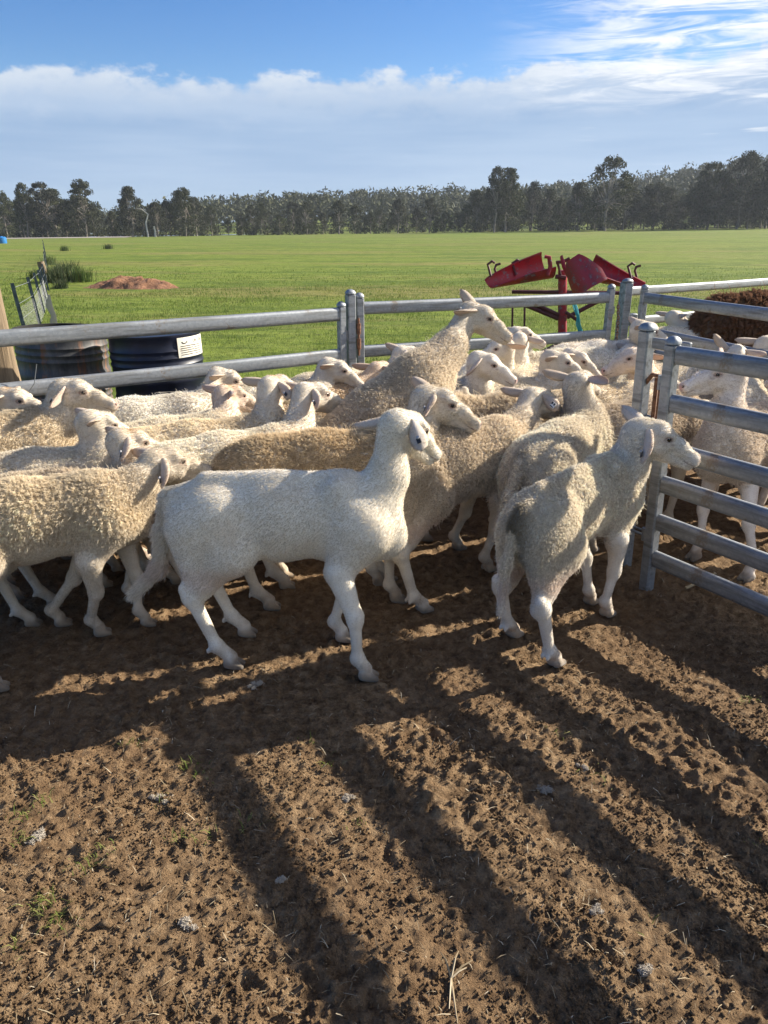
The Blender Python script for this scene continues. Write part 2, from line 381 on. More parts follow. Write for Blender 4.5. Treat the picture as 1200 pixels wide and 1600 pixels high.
# ------------------------------------------------------------------ ground
def far_z(x): return 1.75 + 0.0131 * np.clip(x, -300, 300)
def gz(x, y):
    x = np.asarray(x, float); y = np.asarray(y, float)
    t1 = np.clip((y - 7.5) / 20, 0, 1); t1 = t1 * t1 * (3 - 2 * t1)
    u = np.clip((y - 22) / 228, 0, 1.25); fz = far_z(x)
    return -0.30 * t1 + (fz + 0.30) * u ** 1.15
EDGE_X = np.array([-8.0, -1.97, -0.28, 1.85, 2.3, 4.4, 8.0]); EDGE_Y = np.array([0.2, 3.95, 5.20, 6.2, 7.2, 8.75, 11.0])
def yard_inside(x, y):
    P = xy0(x, y)
    return np.interp(x, EDGE_X, EDGE_Y) - y + 0.42 * (fbm(P, 1.6, 4, 0.6, 11) - 0.5)
def dirt_z(x, y):
    P = xy0(np.asarray(x, float), np.asarray(y, float))
    big = fbm(P, 1.8, 2, 0.5, 1) - 0.5
    n1 = np.abs(fbm(P, 6.5, 2, 0.55, 4) - 0.5) * 2                       # hoof pits
    n2 = fbm(P, 17, 3, 0.65, 8) - 0.5
    n3 = np.clip(fbm(P, 38, 2, 0.6, 14) - 0.50, 0, 1)
    rough = np.clip(fbm(P, 2.6, 2, .5, 21) * 2.4 - .6, 0.25, 1)
    z = 0.022 * big - 0.020 * np.clip(0.17 - n1, 0, 1) * 1.4 + 0.034 * n2 * rough + 0.066 * n3 * rough + 0.014 * (vnoise(P, 70, 61) - 0.5)
    return z - 0.006
def build_ground():
    xs = np.concatenate([np.arange(-7.5, -1.75, 0.08), np.arange(-1.75, 2.0, 0.0085), np.arange(2.0, 6.5, 0.07)])
    ys = np.concatenate([np.arange(0.3, 0.9, 0.03), np.arange(0.9, 2.4, 0.0065), np.arange(2.4, 3.4, 0.014), np.arange(3.4, 8.6, 0.05)])
    X, Yg = np.meshgrid(xs, ys, indexing='ij')
    ins = np.clip((yard_inside(X, Yg) + 0.05) / 0.25, 0, 1)
    Z = dirt_z(X, Yg) - 0.10 * (1 - ins)
    nx, ny = X.shape; I = np.arange(nx * ny).reshape(nx, ny)
    F = np.stack([I[:-1, :-1], I[1:, :-1], I[1:, 1:], I[:-1, 1:]], -1).reshape(-1, 4)
    o = link('yard_dirt', mesh_np('yard_dirt', np.stack([X, Yg, Z], -1).reshape(-1, 3), F, True), 'dirt'); tag(o, kind='structure')
    # paddock sheet to the horizon
    ys = np.concatenate([np.linspace(-60, 0, 8), np.linspace(1, 12, 45), np.geomspace(12.5, 260, 70), np.geomspace(290, 1100, 10)])
    xs = np.concatenate([-np.geomspace(1000, 26, 22), np.linspace(-25, 25, 70), np.geomspace(26, 1000, 22)])
    X, Yg = np.meshgrid(xs, ys, indexing='ij')
    P = xy0(X, Yg)
    Z = gz(X, Yg) - 0.05 * np.clip((yard_inside(X, Yg) + 0.12) / 0.3, 0, 1) + (fbm(P, 0.8, 3, 0.5, 31) - 0.5) * 0.07 * np.clip((Yg - 4) / 4, 0, 1) * np.clip(80 / np.maximum(Yg, 1), 0, 1) - 0.012
    Z = np.where(Yg < 2, -0.06, Z)
    nx, ny = X.shape; I = np.arange(nx * ny).reshape(nx, ny)
    F = np.stack([I[:-1, :-1], I[1:, :-1], I[1:, 1:], I[:-1, 1:]], -1).reshape(-1, 4)
    o = link('paddock', mesh_np('paddock', np.stack([X, Yg, Z], -1).reshape(-1, 3), F, True), 'paddock'); tag(o, kind='structure')
    # clods
    g = np.random.default_rng(5)
    bm = bmesh.new(); bmesh.ops.create_icosphere(bm, subdivisions=1, radius=1); base = np.array([v.co[:] for v in bm.verts]); bf = np.array([[v.index for v in f.verts] for f in bm.faces]); bm.free()
    N = 9000
    y = 0.85 + 2.6 * g.random(N) ** 1.5; x = (g.random(N) * 2 - 1) * (0.62 * y + 0.25) + 0.05
    keep = g.random(N) < np.clip(fbm(xy0(x, y), 3.5, 3, 0.6, 51) * 3.2 - 1.0, 0.15, 1)
    x, y = x[keep], y[keep]; N = len(x)
    r = 0.0022 + 0.0050 * g.random(N) ** 3.0
    big = g.random(N) < 0.008; r[big] = 0.009 + 0.009 * g.random(big.sum()) ** 2
    z = dirt_z(x, y)
    V = base[None] * (1 + 1.1 * (g.random((N, len(base), 1)) - 0.5)) * (0.65 + 0.7 * g.random((N, 1, 3)))
    V = np.sign(V) * np.abs(V) ** 0.8
    V[:, :, 2] *= 0.75
    V = V * r[:, None, None] + np.stack([x, y, z + r * 0.12], 1)[:, None]
    F = bf[None] + (np.arange(N) * len(base))[:, None, None]
    o = link('soil_clods', mesh_np('soil_clods', V.reshape(-1, 3), F.reshape(-1, 3)), 'dirt')
    tag(o, 'crumbled brown clods strewn over the yard dirt', 'clods', kind='stuff')
    # fine crumbs
    octa = np.array([[1, 0, 0], [-1, 0, 0], [0, 1, 0], [0, -1, 0], [0, 0, 1], [0, 0, -1]], float); of = np.array([[0, 2, 4], [2, 1, 4], [1, 3, 4], [3, 0, 4], [2, 0, 5], [1, 2, 5], [3, 1, 5], [0, 3, 5]])
    N = 104000
    y = 0.90 + 1.9 * g.random(N) ** 1.5; x = (g.random(N) * 2 - 1) * (0.66 * y + 0.26) + 0.03
    keep = g.random(N) < np.clip(fbm(xy0(x, y), 5.0, 3, 0.6, 71) * 3.4 - 1.1, 0.12, 1); x, y = x[keep], y[keep]; N = len(x)
    r = 0.0012 + 0.0042 * g.random(N) ** 2.6
    V = octa[None] * (0.55 + 0.9 * g.random((N, 6, 1))) + g.normal(0, 0.18, (N, 6, 3))
    V = V * r[:, None, None] + np.stack([x, y, dirt_z(x, y) + r * 0.3], 1)[:, None]
    F = of[None] + (np.arange(N) * 6)[:, None, None]
    o = link('soil_crumbs', mesh_np('soil_crumbs', V.reshape(-1, 3), F.reshape(-1, 3)), 'dirt')
    tag(o, 'fine crumbs of dry soil over the trampled yard', 'soil crumbs', kind='stuff')
    # straw and dry stalks
    N = 5200
    y = 0.75 + 3.2 * g.random(N) ** 1.2; x = (g.random(N) * 2 - 1) * (0.62 * y + 0.3) + 0.05
    a = g.random(N) * 6.283; L = 0.008 + 0.035 * g.random(N) ** 2.5; w = 0.0004 + 0.0007 * g.random(N) ** 1.5
    d = np.stack([np.cos(a), np.sin(a), 0.35 * g.normal(size=N)], 1); sd = np.stack([-np.sin(a), np.cos(a), 0 * a], 1)
    c = np.stack([x, y, dirt_z(x, y) + 0.005 + 0.004 * g.random(N)], 1)
    b2 = np.stack([0 * a, 0 * a, 0.006 * g.random(N)], 1)
    V = np.stack([c - d * L[:, None] / 2 - sd * w[:, None], c - d * L[:, None] / 2 + sd * w[:, None], c + sd * w[:, None] + b2, c - sd * w[:, None] + b2, c + d * L[:, None] / 2], 1)
    b = np.arange(N) * 5
    F4 = np.stack([b, b + 3, b + 2, b + 1], 1); F3 = np.stack([b + 3, b + 4, b + 2], 1)
    o = link('straw_litter', mesh_np('straw_litter', V.reshape(-1, 3), [F4, F3]), 'straw')
    tag(o, 'short dry straw and stalks littering the yard dirt', 'straw', kind='stuff')
def blades(x, y, z, L, w, lean, g):
    N = len(x); a = g.random(N) * 6.283
    ld = np.stack([np.cos(a), np.sin(a), 0 * a], 1) * lean[:, None]; sd = np.stack([-np.sin(a), np.cos(a), 0 * a], 1)
    c = np.stack([x, y, z], 1); up = np.array([0, 0, 1.0])[None]
    mid = c + (up * 0.62 + ld * 0.35) * L[:, None]; tip = c + (up * (1 - 0.35 * lean[:, None]) + ld) * L[:, None]
    V = np.stack([c - sd * w[:, None], c + sd * w[:, None], mid + sd * w[:, None] * 0.7, mid - sd * w[:, None] * 0.7, tip], 1)
    b = np.arange(N) * 5
    return V.reshape(-1, 3), [np.stack([b, b + 1, b + 2, b + 3], 1), np.stack([b + 3, b + 2, b + 4], 1)]
def build_grass():
    g = np.random.default_rng(9)
    N = 280000
    y = 3.0 * (44 / 3.0) ** (g.random(N) ** 0.85); x = (g.random(N) * 2 - 1) * (0.60 * y + 1.0)
    P = xy0(x, y); dens = fbm(P, 1.1, 3, 0.6, 41)
    keep = (yard_inside(x, y) < -0.02) & (g.random(N) < np.clip(dens * 2.6 - 0.55, 0.12, 1) * np.clip((44 - y) / 22, 0, 1)) & ~(((x + 9.3) / 2.3) ** 2 + ((y - 28.5) / 3.2) ** 2 < 1)
    x, y, dens = x[keep], y[keep], dens[keep]; N = len(x)
    far = np.clip(y / 9, 0.8, 3.2)
    L = (0.022 + 0.045 * g.random(N) ** 1.5) * (0.7 + 0.8 * dens) * (0.75 + 0.25 * far); w = (0.0016 + 0.0016 * g.random(N)) * far
    V, F = blades(x, y, gz(x, y) - 0.02, L + 0.012, w, 0.3 + 0.9 * g.random(N), g)
    o = link('pasture_grass', mesh_np('pasture_grass', V, F), 'grass_blade')
    tag(o, 'short green pasture grass beyond the yard rails', 'grass', kind='stuff')
    # sparse shoots in the trampled yard
    g = np.random.default_rng(12)
    spots = [(at(px, py, 1) ) for px, py in ()]
    xs, ys = [], []
    for px, py, n in [(65, 1250, 26), (30, 1275, 22), (70, 1410, 60), (90, 1440, 40), (130, 1350, 30), (20, 1480, 16), (160, 1330, 22), (300, 1195, 26), (280, 1310, 16), (315, 1300, 14), (200, 1160, 22), (320, 1215, 14), (555, 1280, 10), (385, 1285, 12),
                      (925, 1200, 8), (950, 1225, 8), (480, 1155, 12), (510, 1190, 10), (1180, 1310, 8), (870, 1140, 8), (1175, 1095, 18), (1020, 1450, 3), (40, 1310, 18), (250, 1250, 10)]:
        a = (px - 600) / FPX; b = (800 - py) / FPX
        f = math.cos(PITCH) + b * math.sin(PITCH); u = -math.sin(PITCH) + b * math.cos(PITCH); k = -CAMH / u
        xs.append(a * k + g.normal(0, 0.020, n)); ys.append(f * k + g.normal(0, 0.016, n))
    x = np.concatenate(xs); y = np.concatenate(ys); N = len(x)
    V, F = blades(x, y, dirt_z(x, y) - 0.004, 0.010 + 0.026 * g.random(N) ** 1.6, 0.0008 + 0.0010 * g.random(N), 0.6 + 1.1 * g.random(N), g)
    o = link('grass_shoots', mesh_np('grass_shoots', V, F), 'weed_blade')
    tag(o, 'sparse green shoots poking out of the foreground dirt', 'grass', kind='stuff')
build_ground(); build_grass()

# ------------------------------------------------------------------ wooded hill and tree line
def leaf_cloud(centres, radii, per, size, g, flat=0.75):
    V = []; n = len(centres)
    C = np.repeat(np.asarray(centres), per, 0); Rr = np.repeat(np.asarray(radii), per)
    N = len(C); d = g.normal(size=(N, 3)); d /= np.linalg.norm(d, axis=1)[:, None]
    r = Rr * (0.25 + 0.75 * g.random(N) ** 0.45)
    p = C + d * r[:, None] * np.array([1, 1, flat])[None]
    e1 = g.normal(size=(N, 3)); e1[:, 2] -= 0.5; e1 /= np.linalg.norm(e1, axis=1)[:, None]
    e2 = np.cross(e1, g.normal(size=(N, 3))); e2 /= np.linalg.norm(e2, axis=1)[:, None]
    s = size * (0.6 + 0.8 * g.random(N))[:, None]
    V = np.stack([p - e1 * s, p + e2 * s * 0.38, p + e1 * s, p - e2 * s * 0.38], 1).reshape(-1, 3)
    F = np.arange(N * 4).reshape(-1, 4)
    return V, F
def gum_proto(seed, H, spread, base_frac, nclump, airy):
    g = np.random.default_rng(seed); tr = MB()
    def limb(p, q, r0, r1, n=4):
        t = np.linspace(0, 1, n)[:, None]; pts = p + (q - p) * t + g.normal(0, 0.02, (n, 3)) * np.linalg.norm(q - p) * np.sin(t * np.pi)
        tr.tube(pts, np.linspace(r0, r1, n), 6)
    top = np.array([g.normal(0, 0.4), g.normal(0, 0.4), H * 0.62]); limb(np.array([0, 0, -0.4]), top, H * 0.020, H * 0.011, 5)
    cs, rs = [], []
    for k in range(nclump):
        hgt = base_frac + (1 - base_frac) * g.random() ** 0.8
        prof = math.sin(math.pi * min(1, (hgt - base_frac) / (1 - base_frac) * 0.80 + 0.17)) ** 0.7
        a = g.random() * 6.283; rr = spread * prof * (0.35 + 0.65 * g.random() ** 0.5)
        c = np.array([math.cos(a) * rr, math.sin(a) * rr, H * hgt * 0.96]); cs.append(c); rs.append(H * (0.062 + 0.070 * g.random()) * (1.15 - 0.45 * hgt))
        if k % 2 == 0:
            st = np.array([0, 0, 0]) + top * (0.45 + 0.5 * g.random()); limb(st, c, H * 0.0075, H * 0.0025, 3)
    V, F = leaf_cloud(cs, rs, int(airy), H * 0.0185, g)
    me = mesh_np('crown', V, F); me.materials.append(MATS['gum_leaf'])
    tm = bpy.data.meshes.new('trunk'); tm.from_pydata(np.concatenate(tr.V).tolist(), [], [f for q in tr.F for f in q]); tm.update(); tm.materials.append(MATS['gum_bark'])
    return me, tm, H
PROTO = [gum_proto(21, 18, 5.6, 0.10, 54, 120), gum_proto(22, 18, 4.8, 0.12, 48, 115), gum_proto(23, 18, 6.4, 0.10, 56, 90), gum_proto(24, 18, 3.8, 0.26, 34, 105), gum_proto(25, 18, 5.8, 0.06, 54, 90), gum_proto(26, 18, 5.0, 0.16, 46, 100), gum_proto(27, 18, 5.0, 0.12, 44, 85), gum_proto(28, 18, 4.4, 0.18, 42, 105)]
def base_y(px): return 376 - 20 * px / 1200.0
def gum_tree(px, top_y, Y, proto, label, group=None, wide=1.0):
    p = at(px, base_y(px), Y); x = p[0]; z = float(gz(x, Y)) - 0.3
    ht = at(px, top_y, Y)[2] - z
    cm, tm, H = PROTO[proto % len(PROTO)]; k = ht / H
    o = empty('gum_tree', (x, Y, z), random.random() * 6.28, label, 'tree', group)
    o.scale = (k * wide, k * wide, k)
    link('trunk', tm, None, o); link('crown', cm, None, o)
    return o
def build_trees():
    G = 'gum trees along the far side of the paddock'
    plain = 'dull green gum tree in the dense row closing off the paddock'
    special = [(45, 284, 3, 'feathery gum near the left end of the tree line'), (76, 282, 0, 'tall gum left of the pine-shaped one in the left tree clump'), (135, 279, 5, 'gum with a small flat crown sticking out above the left clump'),
               (208, 291, 1, 'gum at the left edge of the second clump, after the first sky gap'), (290, 292, 5, 'dark topped gum standing over the right part of the second clump'),
               (772, 258, 3, 'slender gum rising alone above the middle of the tree line'), (790, 262, 1, 'tall gum close behind the slender one in the middle'),
               (945, 243, 2, 'broad gum with bare twigs on top, tallest right of the red cradle'), (1105, 250, 0, 'big gum left of the tallest dark one at the right'),
               (1150, 235, 5, 'tallest dark gum near the right end of the tree line'), (1196, 243, 2, 'gum cut by the right edge of the picture')]
    for px, ty, pr, lab in special: gum_tree(px, ty, 236 + random.uniform(-4, 6), pr, lab, G, 1.0 if pr != 3 else 0.8)
    prof_x = [-60, 0, 20, 60, 100, 150, 180, 200, 250, 300, 330, 350, 410, 450, 560, 640, 700, 730, 760, 820, 850, 900, 940, 985, 1010, 1050, 1090, 1150, 1200, 1260]
    prof_y = [300, 300, 298, 296, 295, 298, 326, 306, 303, 304, 322, 336, 320, 322, 318, 316, 314, 310, 285, 292, 300, 292, 275, 280, 296, 290, 278, 268, 262, 262]
    px = -50
    k = 0; row = []
    crowns = ['full crowned', 'round crowned', 'wide bushy', 'thin topped', 'low branching', 'open crowned', 'dense', 'narrow']
    def ordinal(n): return '%d%s' % (n, 'th' if 10 <= n % 100 <= 20 else {1: 'st', 2: 'nd', 3: 'rd'}.get(n % 10, 'th'))
    while px < 1260:
        ty = np.interp(px, prof_x, prof_y) + random.choice((-9, -4, 0, 6, 14, 24)) + random.uniform(-3, 3)
        row.append((px, ty, 244 + random.uniform(-8, 16), k * 7 + random.randrange(6), random.uniform(0.85, 1.15))); k += 1
        px += random.uniform(15, 30)
    vis = [q for q in row if -12 <= q[0] <= 1212]
    for i, (qx, ty, Yq, pr, wd) in enumerate(vis):
        gum_tree(qx, ty, Yq, pr, '%s gum tree, %s from the left in the front row' % (crowns[pr % 8], ordinal(i + 1)), G, wd)
    px = -330
    while px < 1530:
        ty = np.interp(px, prof_x, prof_y) + random.uniform(6, 26)
        gum_tree(px, ty, 275 + random.uniform(-6, 22), random.randrange(6), 'shaded gum tree standing behind the front row of the tree line', 'gum trees in the second row', random.uniform(1.0, 1.35)); px += random.uniform(15, 24)
    # low bushes at the foot of the trees: one mass
    g = np.random.default_rng(31); N = 330
    x = (g.random(N) * 2 - 1) * 160 ; y = 240 + g.random(N) * 34; z = gz(x, y); r = 1.2 + 2.4 * g.random(N) ** 1.6
    V, F = leaf_cloud(np.stack([x, y, z + r * 0.55], 1), r, 60, 0.42, g, 0.8)
    tag(link('undergrowth', mesh_np('undergrowth', V, F), 'gum_leaf'), 'dark scrub filling the foot of the tree line', 'scrub', kind='stuff')
    # hill
    xs = np.linspace(-900, 900, 60); ys = np.linspace(300, 1100, 30); X, Yg = np.meshgrid(xs, ys, indexing='ij')
    hx = [-900, -260, -167, -78, 57, 150, 184, 240, 320, 500, 900]; hz = [-3, -3, -1, 9, 13, 18, 25, 34, 41, 45, 40]
    def hill_z(x, y):
        xr = x * 500 / np.clip(y, 380, 640); up = np.clip((y - 310) / 190, 0, 1); up = up * up * (3 - 2 * up); dn = 1 - 0.35 * np.clip((y - 560) / 500, 0, 1)
        return far_z(x) * 0 + 1.5 + np.interp(xr, hx, hz) * up * dn
    Z = hill_z(X, Yg); nx, ny = X.shape; I = np.arange(nx * ny).reshape(nx, ny)
    F = np.stack([I[:-1, :-1], I[1:, :-1], I[1:, 1:], I[:-1, 1:]], -1).reshape(-1, 4)
    tag(link('hill', mesh_np('hill', np.stack([X, Yg, Z], -1).reshape(-1, 3), F, True), 'paddock'), kind='structure')
    N = 1500; x = (g.random(N) * 2 - 1) * 330 + 30; y = 345 + g.random(N) * 235; r = 3.0 + 3.2 * g.random(N)
    z = hill_z(x, y) + 4 + 6.5 * g.random(N)
    V, F = leaf_cloud(np.stack([x, y, z], 1), r, 75, 1.15, g, 1.15)
    tag(link('hillside_wood', mesh_np('hillside_wood', V, F), 'gum_leaf'), 'distant wood covering the low hill behind the tree line', 'wood', kind='stuff')
    # pale track at the foot of the left trees
    V = []; F = []
    for i, x in enumerate(np.linspace(-170, -70, 12)):
        for y in (214, 220): V.append((x, y, float(gz(x, y)) + 0.06 + (0.2 if y == 220 else 0)))
    for i in range(11): F.append([2 * i, 2 * i + 2, 2 * i + 3, 2 * i + 1])
    tag(link('track', mesh_np('track', np.array(V), np.array(F)), 'gravel_track'), kind='structure')
    # dead white trunk and bleached limb
    mb = MB(); p = at(243, 372, 232); z = float(gz(p[0], 232)); mb.tube([(0, 0, -0.3), (0.1, 0, 1.4), (-0.1, 0, 2.9)], [0.32, 0.28, 0.2], 8)
    tag(mb.build('dead_stump', 'dead_wood', None, True, (p[0], 232, z)), 'bleached white stump at the foot of the left trees', 'stump')
    mb = MB(); p = at(232, 372, 230); z = float(gz(p[0], 230)); zt = at(224, 326, 230)[2] - z
    mb.tube([(0, 0, -0.3), (-0.3, 0, zt * 0.5), (0.6, 0, zt * 0.8), (-1.1, 0, zt * 0.98), (-2.4, 0, zt)], [0.26, 0.22, 0.17, 0.12, 0.05], 7)
    tag(mb.build('dead_tree', 'dead_wood', None, True, (p[0], 230, z)), 'leafless bleached tree with a crooked limb in the second clump', 'tree')
build_trees()

# ------------------------------------------------------------------ paddock details
def build_paddock():
    # heap of red soil
    c = at(200, 446, 28.0); g = np.random.default_rng(3)
    n = 60; X, Yg = np.meshgrid(np.linspace(-2.6, 2.8, n), np.linspace(-2.6, 2.6, n), indexing='ij')
    hgt = 0.40 * np.exp(-(((X + 0.2) / 1.25) ** 2 + ((Yg - 0.8) / 0.9) ** 2)) + 0.36 * np.exp(-(((X - 0.55) / 1.4) ** 2 + ((Yg + 0.6) / 0.6) ** 2))
    P = xy0(X, Yg); Z = hgt * (0.35 + 1.1 * fbm(P, 1.5, 4, 0.65, 5)) + 0.50 * (fbm(P, 3.0, 5, 0.7, 7) - 0.5) * np.clip(hgt * 5, 0, 1) - 0.10
    I = np.arange(n * n).reshape(n, n); F = np.stack([I[:-1, :-1], I[1:, :-1], I[1:, 1:], I[:-1, 1:]], -1).reshape(-1, 4)
    tag(link('soil_heap', mesh_np('soil_heap', np.stack([X, Yg, Z], -1).reshape(-1, 3), F, True), 'red_soil', None, (c[0], 28.0, float(gz(c[0], 28.0)))), 'low heap of reddish soil in the paddock by the rushes', 'soil heap')
    # rushes
    for px, py, Y, hgt, n, lab in [(103, 424, 31, 1.0, 520, 'tallest clump of dark rushes beside the red soil heap'), (86, 428, 30, 0.85, 360, 'rush clump between the fence strainer and the tallest rushes'), (124, 428, 30.5, 0.75, 340, 'loose rush clump touching the red soil heap'),
                                  (94, 442, 27, 0.42, 200, 'small rush clump in front of the others'), (55, 422, 33, 0.5, 320, 'low wide rush clump left of the fence line'), (74, 402, 45, 0.75, 260, 'distant rush clump right behind the fence line'),
                                  (100, 385, 75, 0.7, 200, 'farthest small patch of rushes at the left'), (168, 381, 82, 0.7, 260, 'flat dark rush patch near the track')]:
        p = at(px, py, Y); gg = np.random.default_rng(int(px)); sp = hgt * 0.28
        x = gg.normal(0, sp, n); y = gg.normal(0, sp, n)
        V, F = blades(x, y, np.zeros(n) - 0.05, hgt * (0.55 + 0.5 * gg.random(n)), 0.006 + 0.008 * gg.random(n), 0.15 + 0.5 * gg.random(n), gg)
        tag(link('rush_clump', mesh_np('rush_clump', V, F), 'rush_blade', None, (p[0], Y, float(gz(p[0], Y)))), lab, 'rushes', 'rush clumps near the fence line')
    # steel picket fence running away at the left
    root = empty('picket_fence', (-5.6, 11, 0), 0, 'wire netting fence on dark steel pickets running away at the left', 'fence')
    tops = [(22, 457, 11.5), (46, 447, 14.0), (55, 437, 17.0), (61, 431, 20.0), (64, 426, 23.0), (67, 420, 26.0), (68, 393, 40.0), (68, 386, 52.0), (67.5, 382, 66.0), (67, 379, 85.0)]
    T = []
    for px, py, Y in tops:
        tp = at(px, py, Y); z0 = float(gz(tp[0], Y)) - 0.1
        bs = np.array([tp[0] + 0.10, Y, z0]); tp[2] = max(tp[2], z0 + 0.95); T.append((bs, tp))
        mb = MB(); mb.tube([bs, tp], [0.036, 0.034], 3); k = (tp - bs)
        mb.build('picket', 'picket_steel', root).location = (5.6, -11, 0)
    for fr in (0.45, 0.68, 0.93):
        mb = MB(); mb.tube([b + (t_ - b) * fr + np.array([0, 0, -0.02 * (i % 2)]) for i, (b, t_) in enumerate(T)], 0.004, 4)
        mb.build('wire', 'fence_wire', root).location = (5.6, -11, 0)
    mb = MB()
    for i in range(4):
        (b0, t0), (b1, t1) = T[i], T[i + 1]
        for k in range(22):
            u = k / 22; a = b0 + (b1 - b0) * u; c = a + (t0 - b0) * 0.62; d = b0 + (b1 - b0) * min(1, u + 0.11); e = d + (t0 - b0) * 0.62
            mb.tube([a, e], 0.0007, 3); mb.tube([d, c], 0.0007, 3)
    mb.build('netting', 'fence_wire', root).location = (5.6, -11, 0)
    mb = MB(); p = at(69, 447, 30.0); z0 = float(gz(p[0], 30)); zt = at(67, 409, 30)[2] - z0
    mb.tube([(0.12, 0, -0.2), (0.06, 0, zt * 0.5), (0, 0, zt)], [0.14, 0.135, 0.13], 12)
    tag(mb.build('strainer_post', 'old_timber', None, True, (p[0], 30.0, z0)), 'thick wooden strainer post in the picket fence beside the rushes', 'post')
    # pale rag of wool caught on the netting
    mb = MB(); b0, t0 = T[1]; mb.tube([b0 + np.array([0.10, 0.3, 0.05]), b0 + np.array([0.13, 0.3, 0.25]), b0 + np.array([0.07, 0.3, 0.42]), b0 + np.array([0.10, 0.3, 0.62])], [0.085, 0.05, 0.07, 0.02], 7, 0.4)
    tag(mb.build('feed_sack', 'wool_scrap', None, True), 'pale torn sack hanging on the netting between the first pickets', 'sack')
    # blue tank far off at the left edge
    p = at(2, 374, 120); z0 = float(gz(p[0], 120)); mb = MB(); mb.tube([(0, 0, 0), (0, 0, 0.15), (0, 0, 0.9), (0, 0, 1.05)], [0.7, 0.74, 0.74, 0.55], 20); mb.tube([(0, 0, 1.05), (0, 0, 1.13)], [0.25, 0.25], 14)
    tag(mb.build('blue_tank', 'blue_plastic', None, True, (p[0], 120, z0 - 0.1)), 'small blue tank in the distance at the left edge', 'tank')
    # wooden corner post by the drums
    mb = MB(); g = np.random.default_rng(8); z = np.linspace(-0.1, 1.40, 9); a = np.linspace(0, 2 * np.pi, 18, endpoint=False)
    rings = []
    for i, zz in enumerate(z):
        r = 0.115 - 0.004 * i + 0.006 * np.sin(a * 3 + i * 0.3) + g.normal(0, 0.0018, 18)
        rings.append(np.stack([np.cos(a) * r - 0.022 * zz, np.sin(a) * r, np.full(18, zz)], 1))
    mb.loft(rings); post = mb.build('timber_post', 'old_timber', None, True, (-2.07, 4.02, 0))
    tag(post, 'thick weathered timber post at the left edge behind the rail', 'post')
    mb = MB(); mb.tube([(0.09, -0.13, 0.60), (0.15, -0.16, 0.66), (0.22, -0.12, 0.76), (0.24, -0.10, 0.86)], 0.0022, 5); mb.build('wire_tie', 'fence_wire', post)
build_paddock()

# ------------------------------------------------------------------ drums
def text_mesh(body, size):
    cu = bpy.data.curves.new('txt', 'FONT'); cu.body = body; cu.size = size; cu.resolution_u = 2
    o = bpy.data.objects.new('txt', cu); COL.objects.link(o)
    bpy.context.view_layer.update()
    me = bpy.data.meshes.new_from_object(o.evaluated_get(bpy.context.evaluated_depsgraph_get()))
    V = np.array([v.co[:] for v in me.vertices]); F = [list(p.vertices) for p in me.polygons]
    bpy.data.objects.remove(o); bpy.data.curves.remove(cu); bpy.data.meshes.remove(me)
    return V, F
def drum(name, loc, mat, label, rust=False, tilt=0.0):
    root = empty(name, loc, 0, label, 'drum'); root.rotation_euler = (0, tilt, 0)
    r = 0.292; Hh = 0.88; a = np.linspace(0, 2 * np.pi, 56, endpoint=False)
    prof = [(0.285, 0.0), (0.297, 0.004), (0.297, 0.016), (r, 0.024)]
    for zc in (0.29, 0.59):
        prof += [(r, zc - 0.034), (r + 0.011, zc - 0.016), (r + 0.012, zc), (r + 0.011, zc + 0.016), (r, zc + 0.034)]
    for zc in (0.40, 0.44, 0.48, 0.69, 0.735, 0.78): prof += [(r, zc - 0.018), (r + 0.0075, zc), (r, zc + 0.018)]
    prof = prof[:4] + sorted(prof[4:], key=lambda q: q[1]) + [(r, Hh - 0.024), (0.299, Hh - 0.014), (0.299, Hh)]
    mb = MB(); mb.loft([np.stack([np.cos(a) * q, np.sin(a) * q, np.full(56, zz)], 1) for q, zz in prof], cap=False)
    mb.build('shell', mat, root, True)
    mb = MB()
    if rust:      # open-topped: inner wall and floor
        mb.loft([np.stack([np.cos(a) * q, np.sin(a) * q, np.full(56, zz)], 1) for q, zz in ((0.299, Hh), (0.283, Hh), (0.283, 0.02), (0.01, 0.015))], cap=False); mb.build('inner_wall', 'drum_inside', root, True)
    else:
        mb.loft([np.stack([np.cos(a) * q, np.sin(a) * q, np.full(56, zz)], 1) for q, zz in ((0.299, Hh), (0.288, Hh), (0.286, Hh - 0.018), (0.01, Hh - 0.016))], cap=False); lid = mb.build('lid', mat, root, True)
        mb = MB(); mb.cyl((0.15, 0.1, Hh - 0.018), (0.15, 0.1, Hh + 0.004), 0.035, None, 12); mb.build('bung', 'galvanised', lid)
    return root
def drum_patch(root, name, mat, a0, a1, z0, z1, rr=0.2985, parent=None):
    n = 16; V = []; F = []
    for i in range(n + 1):
        a = a0 + (a1 - a0) * i / n
        for z in (z0, z1): V.append((math.cos(a) * rr, math.sin(a) * rr, z))
    for i in range(n): F.append([2 * i, 2 * i + 2, 2 * i + 3, 2 * i + 1])
    return link(name, mesh_np(name, np.array(V), np.array(F)), mat, parent or root)
def drum_text(root, name, body, size, a0, z0, mat, rr, parent, arc=None):
    V, F = text_mesh(body, size); x, y = V[:, 0], V[:, 1]
    W = np.stack([np.cos(a0 + x / rr) * rr, np.sin(a0 + x / rr) * rr, z0 + y], 1)
    me = bpy.data.meshes.new(name); me.from_pydata(W.tolist(), [], F); me.update(); return link(name, me, mat, parent)
